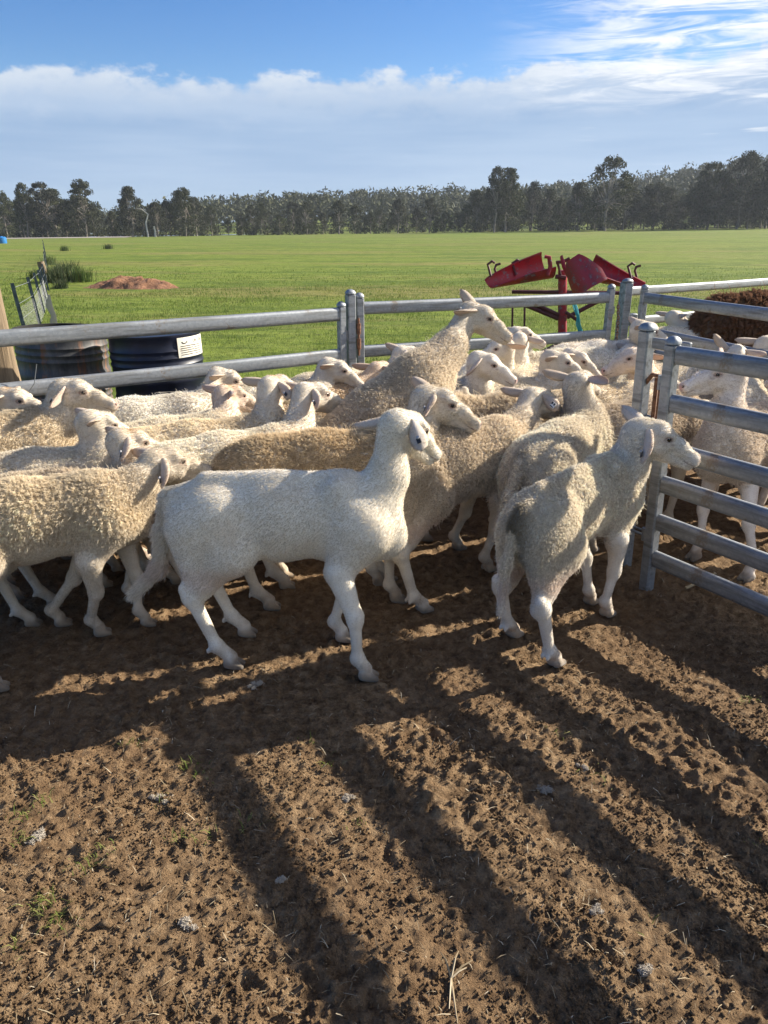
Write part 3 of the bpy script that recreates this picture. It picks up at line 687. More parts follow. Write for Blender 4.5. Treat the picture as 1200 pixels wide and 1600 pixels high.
def build_drums():
    d = drum('blue_drum', (-1.49, 4.97, 0.02), 'blue_drum', 'dark blue steel drum with paper label behind the rails', tilt=R(-1.5))
    # paper label turned toward the right
    lb = drum_patch(d, 'paper_label', 'label_paper', R(-47), R(2), 0.735, 0.86, 0.3005)
    rr = 0.3025
    drum_text(d, 'lettering', 'UN 1268', 0.030, R(-23), 0.822, 'print_dark', rr, lb)
    for i in range(5):
        drum_patch(d, 'text_line', 'print_dark', R(-43), R(-25 + (i * 5) % 7), 0.750 + i * 0.0135, 0.7545 + i * 0.0135, rr, lb)
        drum_patch(d, 'text_line', 'print_dark', R(-21), R(-2 - (i * 3) % 8), 0.748 + i * 0.0135, 0.7525 + i * 0.0135, rr, lb)
    V, F = [], []
    for i in range(13):
        q = math.pi * (0.15 + 0.7 * i / 12)
        for r_ in (0.020, 0.026): a = R(-37) + r_ * math.cos(q + math.pi) / rr; V.append((math.cos(a) * rr, math.sin(a) * rr, 0.845 - r_ * math.sin(q)))
    for i in range(12): F.append([2 * i, 2 * i + 2, 2 * i + 3, 2 * i + 1])
    link('emblem', mesh_np('emblem', np.array(V), np.array(F)), 'print_dark', lb)
    # grey band low down
    band = drum_patch(d, 'brand_band', 'label_grey', R(-76), R(6), 0.155, 0.262, 0.3060)
    rr = 0.3085
    drum_text(d, 'lettering', 'DENDRITE', 0.036, R(-72), 0.168, 'print_white', rr, band)
    drum_text(d, 'lettering', 'A Better', 0.066, R(-33), 0.198, 'print_white', rr, band)
    for r0, r1 in ((0.026, 0.031), (0.040, 0.047)):
        V, F = [], []
        for i in range(15):
            q = math.pi * i / 14
            for r_ in (r0, r1): a = R(-58) + r_ * math.cos(q) / rr; V.append((math.cos(a) * rr, math.sin(a) * rr, 0.205 + r_ * math.sin(q)))
        for i in range(14): F.append([2 * i, 2 * i + 1, 2 * i + 3, 2 * i + 2])
        link('emblem', mesh_np('emblem', np.array(V), np.array(F)), 'print_white', band)
    drum('rusty_drum', (-2.24, 5.16, 0.02), 'rusty_drum', 'open rusty black drum with a corroded orange rim', rust=True, tilt=R(2.0))
build_drums()

# ------------------------------------------------------------------ yard panels
RAILZ = [1.050, 0.855, 0.657, 0.504, 0.329, 0.155]
def rail_mesh(L, hgt=0.088, th=0.040):
    a = []; r = th / 2
    for k in range(7): q = math.pi * k / 6; a.append((r * math.cos(q), (hgt / 2 - r * 1.0) + r * math.sin(q)))
    for k in range(7): q = math.pi + math.pi * k / 6; a.append((r * math.cos(q), -(hgt / 2 - r) + r * math.sin(q)))
    rings = []
    for i in range(9):
        x = L * i / 8; rings.append(np.array([[x, p[0], p[1] - 0.003 * math.sin(math.pi * i / 8)] for p in a]))
    return rings
def post_solid(mb, x, y, z0, z1, w=0.05, rz=0.0):
    c, s = math.cos(rz), math.sin(rz); M = np.array([[c, -s, 0], [s, c, 0], [0, 0, 1]])
    mb.box((x, y, (z0 + z1) / 2), (w, w, z1 - z0), M, 0.006)
def cap_solid(mb, x, y, z, w=0.05, rz=0.0):
    a = np.linspace(0, 2 * np.pi, 12, endpoint=False) + rz
    rings = []
    for zz, k in ((0.0, 1.0), (0.010, 1.02), (0.022, 0.78), (0.030, 0.40), (0.032, 0.05)):
        e = 4.0; cx = np.sign(np.cos(a - rz)) * np.abs(np.cos(a - rz)) ** (2 / e); sy = np.sign(np.sin(a - rz)) * np.abs(np.sin(a - rz)) ** (2 / e)
        X = (cx * math.cos(rz) - sy * math.sin(rz)) * w * 0.54 * k + x; Y_ = (cx * math.sin(rz) + sy * math.cos(rz)) * w * 0.54 * k + y
        rings.append(np.stack([X, Y_, np.full(12, z + zz)], 1))
    mb.loft(rings)
def panel(label, p0, p1, zoff=0.0, heights=RAILZ, rail=0.088, post=0.05, cap=1.145, lean=0.0):
    p0 = np.array(p0, float); p1 = np.array(p1, float); d = p1 - p0; L = float(np.hypot(*d)); rz = math.atan2(d[1], d[0])
    root = empty('yard_panel', (p0[0], p0[1], zoff), rz, label, 'fence panel', 'galvanised yard panels'); root.rotation_euler = (lean, 0, rz)
    for x in (0.0, L):
        mb = MB(); post_solid(mb, x, 0, -0.02, cap, post); po = mb.build('post', 'galvanised', root, True)
        mb = MB(); cap_solid(mb, x, 0, cap + 0.001, post); mb.build('cap', 'galvanised', po, True)
        mb = MB(); sgn = -1 if x == 0 else 1
        for zz in (0.25, 0.93):
            mb.cyl((x + sgn * 0.040, 0, zz - 0.03), (x + sgn * 0.040, 0, zz + 0.03), 0.013, None, 10)
        mb.build('hinge_lug', 'galvanised', po, True)
    for k, z in enumerate(heights):
        mb = MB(); mb.loft(rail_mesh(L - post - 0.006, rail)); mb.build('rail', 'galvanised', root, True, (post / 2 + 0.003, 0, z))
    return root
def chain(parent, pts, r=0.0032, ln=0.034):
    mb = MB(); pts = np.asarray(pts, float); seg = np.linalg.norm(np.diff(pts, axis=0), axis=1).sum(); n = int(seg / (ln * 0.62))
    cum = np.concatenate([[0], np.cumsum(np.linalg.norm(np.diff(pts, axis=0), axis=1))])
    for i in range(n):
        q = [np.interp(cum[-1] * (i + 0.5) / n, cum, pts[:, k]) for k in range(3)]; q2 = [np.interp(min(cum[-1], cum[-1] * (i + 0.6) / n), cum, pts[:, k]) for k in range(3)]
        t = nrm_(np.array(q2) - np.array(q)); s = nrm_(np.cross(t, (0.3, 0.5, 0.2) if i % 2 else (-0.6, 0.35, 0.1)))
        loop = [np.array(q) + t * ln * 0.5 * math.cos(a) + s * ln * 0.30 * math.sin(a) for a in np.linspace(0, 2 * math.pi, 9)]
        mb.tube(loop, r, 5)
    return mb.build('chain', 'rusty_pin', parent, True)
def nrm_(v): return v / (np.linalg.norm(v) + 1e-9)
def build_yard():
    # left rear panel and its neighbour
    A = np.array([-0.285, 5.09]); dl = nrm_(np.array([-1.97, 3.88]) - A)
    panel('galvanised yard panel in front of the two drums', A, A + dl * 3.2, -0.07, [1.07, 0.80, 0.64, 0.50, 0.34, 0.17], 0.088, 0.050, 1.12)
    panel('galvanised yard panel in front of the red cradle', (-0.165, 5.17), (1.80, 6.10), 0.0, [1.03, 0.74, 0.50, 0.28], 0.084, 0.050, 1.10)
    r = empty('gate_post', (-0.225, 5.13, 0), R(28), 'tall galvanised post between the drum panel and the cradle panel', 'post')
    mb = MB(); post_solid(mb, 0, 0, -0.05, 1.125, 0.058); mb.build('shaft', 'galvanised', r, True)
    mb = MB(); cap_solid(mb, 0, 0, 1.126, 0.058); mb.build('cap', 'galvanised', r, True)
    mb = MB()
    for zz in (0.80, 0.90): mb.cyl((0.045, -0.03, zz - 0.035), (0.045, -0.03, zz + 0.035), 0.015, None, 10)
    mb.cyl((0.045, -0.03, 0.72), (0.045, -0.03, 0.97), 0.008, None, 8); mb.build('hinge_pin', 'rusty_pin', r, True)
    # corner right of the cradle
    r = empty('gate_post', (1.97, 6.25, 0), R(20), 'tall capped post at the corner right of the cradle', 'post')
    mb = MB(); post_solid(mb, 0, 0, -0.05, 1.135, 0.070); mb.build('shaft', 'galvanised', r, True)
    mb = MB(); cap_solid(mb, 0, 0, 1.136, 0.070); mb.build('cap', 'galvanised', r, True)
    chain(r, [(-0.10, -0.04, 0.98), (-0.09, -0.05, 0.85), (-0.085, -0.05, 0.72), (-0.09, -0.05, 0.60)])
    mb = MB(); mb.box((0.085, -0.01, 0.84), (0.06, 0.05, 0.10), None, 0.008); mb.build('latch_box', 'galvanised', r, True)
    panel('galvanised yard panel coming forward from the corner post', (2.10, 6.20), (2.72, 3.95), 0.0, [1.02, 0.76, 0.60, 0.45, 0.30, 0.15], 0.084, 0.050, 1.09)
    panel('farthest galvanised panel, behind the brown sheep', (2.22, 7.15), (4.55, 8.85), -0.06, [1.06, 0.78, 0.52, 0.26], 0.084, 0.050, 1.12)
    # open panel at the right with its post
    d = nrm_(np.array([0.53, -0.848])); P = np.array([1.19, 3.02])
    panel('six rail galvanised panel nearest the camera at the right', P, P + d * 3.1, 0.0, RAILZ, 0.077, 0.05, 1.090, R(2.2))
    r = empty('gate_post', (1.165, 3.27, 0), R(-58), 'scuffed galvanised post beside the nearest panel with a drop pin', 'post'); r.rotation_euler = (R(2.0), 0, R(-58))
    mb = MB(); post_solid(mb, 0, 0, -0.05, 1.115, 0.055); mb.build('shaft', 'galvanised', r, True)
    mb = MB(); cap_solid(mb, 0, 0, 1.116, 0.060); mb.build('cap', 'galvanised', r, True)
    mb = MB(); mb.box((0.13, 0.0, 1.065), (0.19, 0.020, 0.045), None, 0.004); mb.build('bracket', 'galvanised', r, True)
    mb = MB(); mb.cyl((0.075, 0.0, 0.58), (0.075, 0.0, 0.92), 0.009, None, 8); mb.cyl((0.095, 0.0, 0.56), (0.095, 0.0, 0.90), 0.006, None, 8)
    mb.tube([(0.02, 0, 0.89), (0.05, 0, 0.93), (0.09, 0, 0.93), (0.12, 0, 0.89)], 0.010, 8); mb.build('drop_pin', 'rusty_pin', r, True)
    mb = MB()
    for zz in (0.20, 0.74): mb.tube([(0.03, 0.02, zz), (0.10, 0.02, zz), (0.13, 0, zz), (0.10, -0.02, zz), (0.03, -0.02, zz)], 0.006, 6)
    mb.build('pin_loop', 'galvanised', r, True)
build_yard()

# ------------------------------------------------------------------ red lamb-marking cradle
def trough(mb, p0, p1, r0, r1, up, a0, a1, th=0.012, nx=12, na=14, skew=0.0, shape=None):
    p0 = np.array(p0, float); p1 = np.array(p1, float); t = nrm_(p1 - p0); u = nrm_(np.array(up, float) - (np.array(up, float) @ t) * t); s = np.cross(t, u)
    rows = []
    for off in (0, th):
        for i in range(nx + 1):
            f = i / nx; c = p0 + (p1 - p0) * f; r = r0 + (r1 - r0) * f - off
            k = shape(f) if shape else 1.0
            row = []
            for j in range(na + 1):
                g = a0 + (a1 - a0) * (0.5 + (j / na - 0.5) * k)
                row.append(c + (s * math.cos(g) + u * math.sin(g)) * r + t * skew * (j / na - 0.5))
            rows.append(row)
    V = np.array(rows).reshape(-1, 3); n = na + 1; m = nx + 1; F = []
    for L in (0, 1):
        b = L * m * n
        for i in range(nx):
            for j in range(na):
                q = [b + i * n + j, b + i * n + j + 1, b + (i + 1) * n + j + 1, b + (i + 1) * n + j]; F.append(q if L else q[::-1])
    b = m * n
    for i in range(nx):
        for j in (0, na): q = [i * n + j, (i + 1) * n + j, b + (i + 1) * n + j, b + i * n + j]; F.append(q)
    for j in range(na):
        for i in (0, nx): q = [i * n + j, i * n + j + 1, b + i * n + j + 1, b + i * n + j]; F.append(q)
    mb.add(V, F)
def build_cradle():
    Y = 8.0
    def q(px, py, dy=0.0): p = at(px, py + 6, Y + dy); return p - base
    base = np.zeros(3); base = np.array([at(879, 470, Y)[0], Y, float(gz(2.0, Y)) - 0.02])
    root = empty('marking_cradle', tuple(base), 0, 'red rotary lamb-marking cradle with curved troughs behind the yard panel', 'farm machine')
    mb = MB(); mb.tube([q(879, 585) * np.array([1, 1, 0]) + np.array([0, 0, 0.02]), q(879, 416)], [0.046, 0.046], 14); mb.build('centre_post', 'cradle_red', root, True)
    for a in (25, 150, 265):
        mb = MB(); mb.tube([(0, 0, 0.42), (0.30 * math.cos(R(a)), 0.30 * math.sin(R(a)), 0.25), (0.62 * math.cos(R(a)), 0.62 * math.sin(R(a)), 0.02)], 0.028, 8); mb.build('foot', 'cradle_frame', root, True)
    mb = MB(); mb.tube([q(800, 450), q(1000, 452)], 0.020, 8); mb.build('cross_arm', 'cradle_frame', root, True)
    for a, b in (((812, 467), (872, 492)), ((825, 464), (874, 487)), ((940, 462), (886, 490))):
        mb = MB(); mb.tube([q(*a), q(*b)], 0.022, 8); mb.build('brace', 'cradle_frame', root, True)
    for px in (801, 820):
        mb = MB(); mb.tube([q(px, 462, -0.1), q(px - 1, 520, -0.1)], 0.011, 6); mb.build('rod', 'cradle_frame', root, True)
    hooky = lambda pts: pts
    def hook(px, py, parent, dy=0.0, w=1.0):
        mb = MB(); mb.tube([q(px, py + 24, dy), q(px - 3 * w, py + 12, dy), q(px - 5 * w, py + 5, dy), q(px + 2 * w, py, dy), q(px + 6 * w, py + 3, dy)], 0.013, 7)
        mb.tube([q(px + 9 * w, py + 22, dy + 0.14), q(px + 6 * w, py + 12, dy + 0.14), q(px + 8 * w, py + 6, dy + 0.14), q(px + 15 * w, py + 4, dy + 0.14)], 0.013, 7)
        mb.build('leg_clamp', 'cradle_frame', parent, True)
    # left trough: half pipe rising toward the post
    mb = MB(); trough(mb, q(764, 432, -0.10), q(857, 406, -0.02), 0.085, 0.150, (-0.28, -0.12, 1), R(128), R(352), nx=16, na=20, shape=lambda f: 0.55 + 0.45 * min(1, 1.6 * f) ** 0.6, skew=0.05)
    t1 = mb.build('trough', 'cradle_red', root, True)
    mb = MB(); mb.tube([q(851, 395, -0.2), q(858, 396, -0.2), q(860, 410, -0.2), q(856, 424, -0.2)], [0.018, 0.022, 0.022, 0.016], 8); mb.build('rolled_rim', 'cradle_red', t1, True)
    hook(767, 402, t1, -0.05); hook(806, 400, t1, 0.02, 1.1)
    # right trough turned edge-on, and the one behind it
    mb = MB(); trough(mb, q(905, 398, -0.30), q(930, 446, -0.42), 0.20, 0.205, (0.15, 0.9, 0.4), R(205), R(325), shape=lambda f: 0.35 + 0.65 * min(1, f * 1.5) ** 0.8)
    t2 = mb.build('trough', 'cradle_red', root, True)
    mb = MB(); trough(mb, q(924, 410, 0.25), q(1008, 440, 0.12), 0.150, 0.060, (0.32, -0.12, 1), R(125), R(345), nx=16, na=20, shape=lambda f: 1.0 - 0.25 * f)
    t3 = mb.build('trough', 'cradle_red', root, True)
    hook(986, 405, t3, 0.1, 1.0)
    # bent arm, clamp head and rope
    mb = MB(); mb.tube([q(877, 394, -0.15), q(881, 410, -0.2), q(889, 425, -0.25), q(904, 446, -0.3)], [0.022, 0.030, 0.034, 0.016], 8, 0.4); mb.build('bent_arm', 'cradle_red', root, True)
    mb = MB(); mb.tube([q(869, 404, -0.1), q(880, 403, -0.1), q(890, 398, -0.1)], 0.017, 8); mb.tube([q(871, 404, -0.1), q(874, 414, -0.1), q(876, 424, -0.1)], 0.013, 7); mb.tube([q(868, 426, -0.1), q(884, 428, -0.1)], 0.022, 8); mb.build('clamp_head', 'cradle_frame', root, True)
    mb = MB()
    for k in range(4):
        o = 0.012 * k; mb.tube([q(893 + k, 460, -0.15 - o), q(896 + 2 * k, 475, -0.15 - o), q(902 + k, 490, -0.15 - o), q(900 + 2 * k, 500, -0.15), q(908 + 3 * k, 522 + 4 * k, -0.1)], 0.006, 5)
    mb.build('rope', 'blue_rope', root, True)
    mb = MB(); pts = [(0.17 + 0.028 * math.cos(a), -0.2 + 0.028 * math.sin(a), 0.15 + 0.016 * a) for a in np.linspace(0, 6.28 * 3, 60)]; mb.tube(pts, 0.008, 5); mb.build('spring', 'cradle_frame', root, True)
    mb = MB(); mb.tube([q(884, 482, -0.1), q(905, 496, -0.1)], 0.018, 8); mb.build('pedal', 'cradle_frame', root, True)
build_cradle()

# ------------------------------------------------------------------ air
def build_haze():
    mb = MB(); mb.box((0, 515, 38.0), (2100, 1250, 84))
    o = mb.build('haze', None); o['kind'] = 'stuff'
    m = bpy.data.materials.new('haze_air'); m.use_nodes = True; t = NT(m.node_tree); t.n.remove(t.n['Principled BSDF'])
    v = t.node('ShaderNodeVolumePrincipled', Density=0.00018, Anisotropy=0.2); v.inputs['Color'].default_value = (0.80, 0.88, 1.0, 1)
    t.l.new(v.outputs[0], t.n['Material Output'].inputs['Volume']); o.data.materials.append(m)
build_haze()
# ------------------------------------------------------------------ sheep
def sheep_materials():
    # skin and short hair of the body mesh
    m, t, b = material('sheep_coat', 0.85)
    col = t.node('ShaderNodeAttribute', _attribute_name='coat').outputs['Color']
    hp = t.node('ShaderNodeAttribute', _attribute_name='head_point').outputs['Vector']
    msk = t.node('ShaderNodeAttribute', _attribute_name='mask').outputs['Color']
    ms = t.node('ShaderNodeSeparateColor', Color=msk); wool, ear, bare = ms.outputs
    obj = t.node('ShaderNodeTexCoord').outputs['Object']
    hair = t.noise(t.mapping(obj, (60, 160, 160)), 1.0, 4, 0.6)
    fine = t.noise(obj, 260, 3, 0.6)
    curl = t.node('ShaderNodeTexVoronoi', Vector=obj, Scale=95.0).outputs['Distance']
    patch = t.noise(obj, 7, 3, 0.5)
    c = t.mix(t.m('MULTIPLY', t.step(patch, 0.45, 0.70), 0.32), col, (0.55, 0.39, 0.22))
    c = t.mix(t.m('MULTIPLY', t.step(hair, 0.5, 0.75), 0.16), c, (0.30, 0.24, 0.17))
    # face marks in the head's own coordinates: nostrils, mouth line, eyelids
    sp = t.node('ShaderNodeSeparateXYZ', Vector=hp); hx, hy, hz = sp.outputs
    ay = t.m('ABSOLUTE', hy)
    def blob(cx, cy, cz, rx, ry, rz, soft=0.45):
        d = t.vm('LENGTH', t.node('ShaderNodeCombineXYZ', X=t.m('DIVIDE', t.m('SUBTRACT', hx, cx), rx), Y=t.m('DIVIDE', t.m('SUBTRACT', ay, cy), ry),
                 Z=t.m('DIVIDE', t.m('SUBTRACT', hz, cz), rz)).outputs[0], out=1)
        return t.step(d, 1.0, 1.0 - soft)
    nose = blob(0.254, 0.0, -0.046, 0.032, 0.034, 0.032, 0.7)
    c = t.mix(t.m('MULTIPLY', nose, 0.9), c, (0.50, 0.25, 0.21))
    nost = blob(0.252, 0.018, -0.041, 0.020, 0.008, 0.009)
    c = t.mix(nost, c, (0.05, 0.022, 0.02))
    mouth = t.m('MULTIPLY', t.step(t.m('ABSOLUTE', t.m('SUBTRACT', hz, t.m('MULTIPLY_ADD', hx, -0.16, -0.0315))), 0.0042, 0.001), t.step(hx, 0.185, 0.21))
    c = t.mix(t.m('MULTIPLY', mouth, 0.8), c, (0.16, 0.08, 0.065))
    lid = blob(0.105, 0.048, 0.008, 0.025, 0.03, 0.0150, 0.45)
    c = t.mix(t.m('MULTIPLY', lid, 0.85), c, (0.15, 0.085, 0.065))
    ring = blob(0.105, 0.048, 0.006, 0.042, 0.04, 0.030, 0.9)
    c = t.mix(t.m('MULTIPLY', ring, 0.35), c, (0.45, 0.27, 0.22))
    tear = blob(0.128, 0.043, -0.008, 0.016, 0.02, 0.008, 0.7)
    c = t.mix(t.m('MULTIPLY', tear, 0.5), c, (0.2, 0.12, 0.09))
    t.l.new(c, b.inputs['Base Color'])
    b.inputs['Sheen Weight'].default_value = 0.25; b.inputs['Sheen Roughness'].default_value = 0.6
    b.inputs['Specular IOR Level'].default_value = 0.15
    h = t.m('ADD', t.m('MULTIPLY', hair, 0.5), t.m('ADD', t.m('MULTIPLY', fine, 0.35), t.m('MULTIPLY', t.m('MULTIPLY', curl, wool), 1.6)))
    t.l.new(t.bump(h, 0.55, 0.006), b.inputs['Normal'])
    tr = t.node('ShaderNodeBsdfTranslucent', Color=t.mix(0.55, c, (0.80, 0.45, 0.32)))
    mx = t.node('ShaderNodeMixShader', i0=t.m('MULTIPLY', ear, 0.30), i1=b.outputs[0], i2=tr.outputs[0])
    t.l.new(mx.outputs[0], t.n['Material Output'].inputs[0])
    # wool and hair strands
    m = bpy.data.materials.new('sheep_wool'); m.use_nodes = True; MATS['sheep_wool'] = m
    t = NT(m.node_tree); t.n.remove(t.n['Principled BSDF'])
    col = t.node('ShaderNodeAttribute', _attribute_name='tint').outputs['Color']
    ic = t.node('ShaderNodeHairInfo').outputs['Intercept']
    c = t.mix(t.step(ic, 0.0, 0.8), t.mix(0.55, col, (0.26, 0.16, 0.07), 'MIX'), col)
    df = t.node('ShaderNodeBsdfDiffuse', Color=c); tr = t.node('ShaderNodeBsdfTranslucent', Color=c)
    mx = t.node('ShaderNodeMixShader', i0=0.28, i1=df.outputs[0], i2=tr.outputs[0])
    t.l.new(mx.outputs[0], t.n['Material Output'].inputs[0])
    m, t, b = material('eye_dark', 0.08, 0, (0.02, 0.011, 0.006))
    m, t, b = material('tag_white', 0.5, 0, (0.75, 0.76, 0.74))
    m, t, b = material('tag_black', 0.5, 0, (0.02, 0.02, 0.024))
    m, t, b = material('tag_grey', 0.5, 0, (0.35, 0.36, 0.38))
    m, t, b = material('tag_red', 0.5, 0, (0.55, 0.03, 0.04))
sheep_materials()

def surface_nets(D, org, h):
    ins = D < 0
    n = np.zeros(tuple(np.array(D.shape) - 1), np.int8)
    C = [(a, b, c) for a in (0, 1) for b in (0, 1) for c in (0, 1)]
    sl = lambda o, k: slice(o, D.shape[k] - 1 + o)
    for (a, b, c) in C: n += ins[sl(a, 0), sl(b, 1), sl(c, 2)]
    act = (n > 0) & (n < 8)
    I = np.argwhere(act); idx = np.full(n.shape, -1, np.int32); idx[act] = np.arange(len(I))
    vals = np.stack([D[I[:, 0] + a, I[:, 1] + b, I[:, 2] + c] for (a, b, c) in C], 1)
    acc = np.zeros((len(I), 3), np.float32); cnt = np.zeros(len(I), np.float32)
    Ca = np.array(C, np.float32)
    for p in range(8):
        for q in range(p + 1, 8):
            if np.abs(Ca[p] - Ca[q]).sum() != 1: continue
            va, vb = vals[:, p], vals[:, q]; mk = (va < 0) != (vb < 0)
            tt = np.where(mk, va / np.where(mk, va - vb, 1), 0)[:, None]
            acc += np.where(mk[:, None], Ca[p] + tt * (Ca[q] - Ca[p]), 0); cnt += mk
    V = np.array(org, np.float32) + h * (I + acc / cnt[:, None])
    F = []
    for ax in range(3):
        o1, o2 = [(1, 2), (2, 0), (0, 1)][ax]
        s0 = [slice(None)] * 3; s1 = [slice(None)] * 3; s0[ax] = slice(0, -1); s1[ax] = slice(1, None)
        A = ins[tuple(s0)]; B = ins[tuple(s1)]
        E = np.argwhere(A != B)
        E = E[(E[:, o1] > 0) & (E[:, o2] > 0) & (E[:, o1] < n.shape[o1]) & (E[:, o2] < n.shape[o2])]
        if not len(E): continue
        d1 = np.zeros(3, int); d1[o1] = 1; d2 = np.zeros(3, int); d2[o2] = 1
        q = [idx[tuple((E - d1 - d2).T)], idx[tuple((E - d2).T)], idx[tuple(E.T)], idx[tuple((E - d1).T)]]
        Q = np.stack(q, 1); fl = ~A[tuple(E.T)]
        Q[fl] = Q[fl][:, ::-1]; F.append(Q[(Q >= 0).all(1)])
    return V, np.concatenate(F)

def nrm(v):
    v = np.asarray(v, float); return v / (np.linalg.norm(v) + 1e-9)
def prim_sdf(P, p):
    a, b, ra, rb, sq = p['a'], p['b'], p['ra'], p['rb'], p['sq']
    d = P - a.astype(np.float32)
    ba = b - a
    if sq is not None:
        ax, f = sq
        ba = ba + (1 / f - 1) * (ba @ ax) * ax
        if abs(ax[1]) > 0.999: d[..., 1] *= np.float32(1 / f)
        else: d = d + ((1 / f - 1) * (d @ ax.astype(np.float32)))[..., None] * ax.astype(np.float32)
    L2 = float(ba @ ba)
    if L2 < 1e-10:
        return np.sqrt(np.einsum('...i,...i->...', d, d)) - np.float32(ra)
    hh = np.clip((d @ ba.astype(np.float32)) / L2, 0, 1)
    e = d - hh[..., None] * ba.astype(np.float32)
    return np.sqrt(np.einsum('...i,...i->...', e, e)) - (np.float32(ra) + np.float32(rb - ra) * hh)

def sheep_prims(S):
    """capsules of one animal in its own frame: x forward, y left, z up; returns prims, head frame, joints"""
    s = S['s']; W = S.get('fat', 0.0)
    PR = []
    Yx = np.array([0., 1, 0])
    def add(a, b, ra, rb, k=0.03, sq=None, wool=1.0, kind='body'):
        PR.append(dict(a=np.asarray(a, float) * s, b=np.asarray(b, float) * s, ra=ra * s, rb=rb * s, k=k * s, sq=sq, wool=wool, kind=kind))
    pt = S.get('pitch', 0.0); hip0 = np.array([-0.27, 0, 0.50])
    cp, spn = math.cos(pt), math.sin(pt)
    def T(p, w=1.0):                              # rears the trunk up about the hips
        d = np.asarray(p, float) - hip0
        return hip0 + np.array([cp * d[0] - spn * d[2], d[1], spn * d[0] + cp * d[2]])
    sq = (Yx, 0.86)
    add(T((-0.30, 0, 0.585)), T((-0.06, 0, 0.562)), 0.138 + W, 0.168 + W, 0.05, sq)
    add(T((-0.06, 0, 0.562)), T((0.20, 0, 0.568)), 0.168 + W, 0.155 + W, 0.05, sq)
    add(T((0.20, 0, 0.60)), T((0.27, 0, 0.54)), 0.125 + W, 0.118 + W, 0.06, sq)
    add(T((0.18, 0, 0.50)), T((0.325, 0, 0.49)), 0.11, 0.075, 0.06, (Yx, 0.8), 0.8)
    if S.get('bony'):
        for c in (-1, 1):
            add(T((0.16, 0.062 * c, 0.690)), T((0.235, 0.098 * c, 0.55)), 0.034, 0.030, 0.05, None, 1.0)
        add(T((-0.30, 0, 0.705)), T((0.20, 0, 0.715)), 0.022, 0.020, 0.05, None, 1.0)
    add(T((-0.40, 0, 0.60)), T((-0.34, 0, 0.52)), 0.07, 0.10, 0.06, sq)
    # tail
    tl = S.get('tail', [(-0.455, 0, 0.62), (-0.50, 0.0, 0.50), (-0.50, 0.01, 0.34)])
    for q in range(len(tl) - 1):
        add(tl[q], tl[q + 1], (0.030 - 0.004 * q) * S.get('tail_w', 0.8), (0.024 - 0.003 * q) * S.get('tail_w', 0.8), 0.035, (Yx, 0.8), 0.9, 'tail')
    feet = S.get('feet', {})
    J = {}
    for sd, key in ((1, 'L'), (-1, 'R')):
        # hind leg
        f = np.array(feet.get('H' + key, (-0.26 + 0.03 * sd * S.get('step', 1), 0.095 * sd, 0.0)), float)
        hip = np.array([-0.27, 0.075 * sd, 0.55]); stf = np.array([-0.215, 0.105 * sd, 0.465]) + 0.18 * (f - np.array([-0.26, 0.095 * sd, 0]))
        hck = f + np.array([-0.125, 0, 0.285]); hck[:2] = 0.72 * hck[:2] + 0.28 * np.array([-0.375, 0.098 * sd])
        ftl = f + np.array([-0.055, 0, 0.088])
        add(hip, stf, 0.128, 0.088, 0.05, (Yx, 0.72))
        add((-0.34, 0.07 * sd, 0.52), hck * 0.66 + 0.34 * np.array([-0.29, 0.1 * sd, 0.44]), 0.105, 0.050, 0.05, (Yx, 0.75))
        add(stf, hck, 0.070, 0.036, 0.035, (Yx, 0.80), 0.45)
        add(hck, hck + np.array([-0.020, 0, 0.034]), 0.034, 0.025, 0.02, (Yx, 0.8), 0.1, 'leg')
        add(hck, ftl, 0.0275, 0.0200, 0.018, (Yx, 0.88), 0.0, 'leg')
        add(ftl, ftl, 0.0265, 0.0265, 0.015, (Yx, 0.95), 0.0, 'leg')
        add(ftl, f + np.array([-0.005, 0, 0.042]), 0.0235, 0.0245, 0.012, None, 0.0, 'leg')
        for c in (-1, 1):
            add(f + np.array([-0.012, 0.013 * c, 0.024]), f + np.array([0.030, 0.016 * c, 0.010]), 0.0215, 0.0125, 0.006, None, 0.0, 'hoof')
            add(ftl + np.array([-0.028, 0.012 * c, -0.012]), ftl + np.array([-0.03, 0.012 * c, -0.02]), 0.009, 0.007, 0.006, None, 0.0, 'hoof')
        J['H' + key] = f
        # fore leg
        if 'fore' in S:
            el, kn, ftl, f = [np.array(q, float) * np.array([1, sd, 1]) if True else q for q in S['fore'][key]]
            sh = T((0.21, 0.085 * sd, 0.53))
        else:
            f = np.array(feet.get('F' + key, (0.215 - 0.03 * sd * S.get('step', 1), 0.085 * sd, 0.0)), float)
            sh = np.array([0.235, 0.085 * sd, 0.53]); el = np.array([0.165, 0.10 * sd, 0.395])
            ftl = f + np.array([-0.035, 0, 0.085])
            kn = el * 0.48 + ftl * 0.52 + np.array([0.022, 0, 0.0])
        add(sh, el, 0.108, 0.050, 0.040, (Yx, 0.68), 0.9)
        add(el, kn, 0.047, 0.0280, 0.025, (Yx, 0.85), 0.12, 'leg')
        add(kn + np.array([0.003, 0, 0.008]), kn + np.array([0.003, 0, -0.012]), 0.0285, 0.025, 0.016, (Yx, 0.95), 0.0, 'leg')
        add(kn, ftl, 0.0225, 0.0185, 0.018, (Yx, 0.92), 0.0, 'leg')
        add(ftl, ftl, 0.0255, 0.0255, 0.015, None, 0.0, 'leg')
        add(ftl, f + np.array([-0.005, 0, 0.042]), 0.0225, 0.0235, 0.012, None, 0.0, 'leg')
        for c in (-1, 1):
            add(f + np.array([-0.012, 0.013 * c, 0.024]), f + np.array([0.030, 0.016 * c, 0.010]), 0.021, 0.0125, 0.006, None, 0.0, 'hoof')
        J['F' + key] = f
    wd = S.get('wide', 0.92)
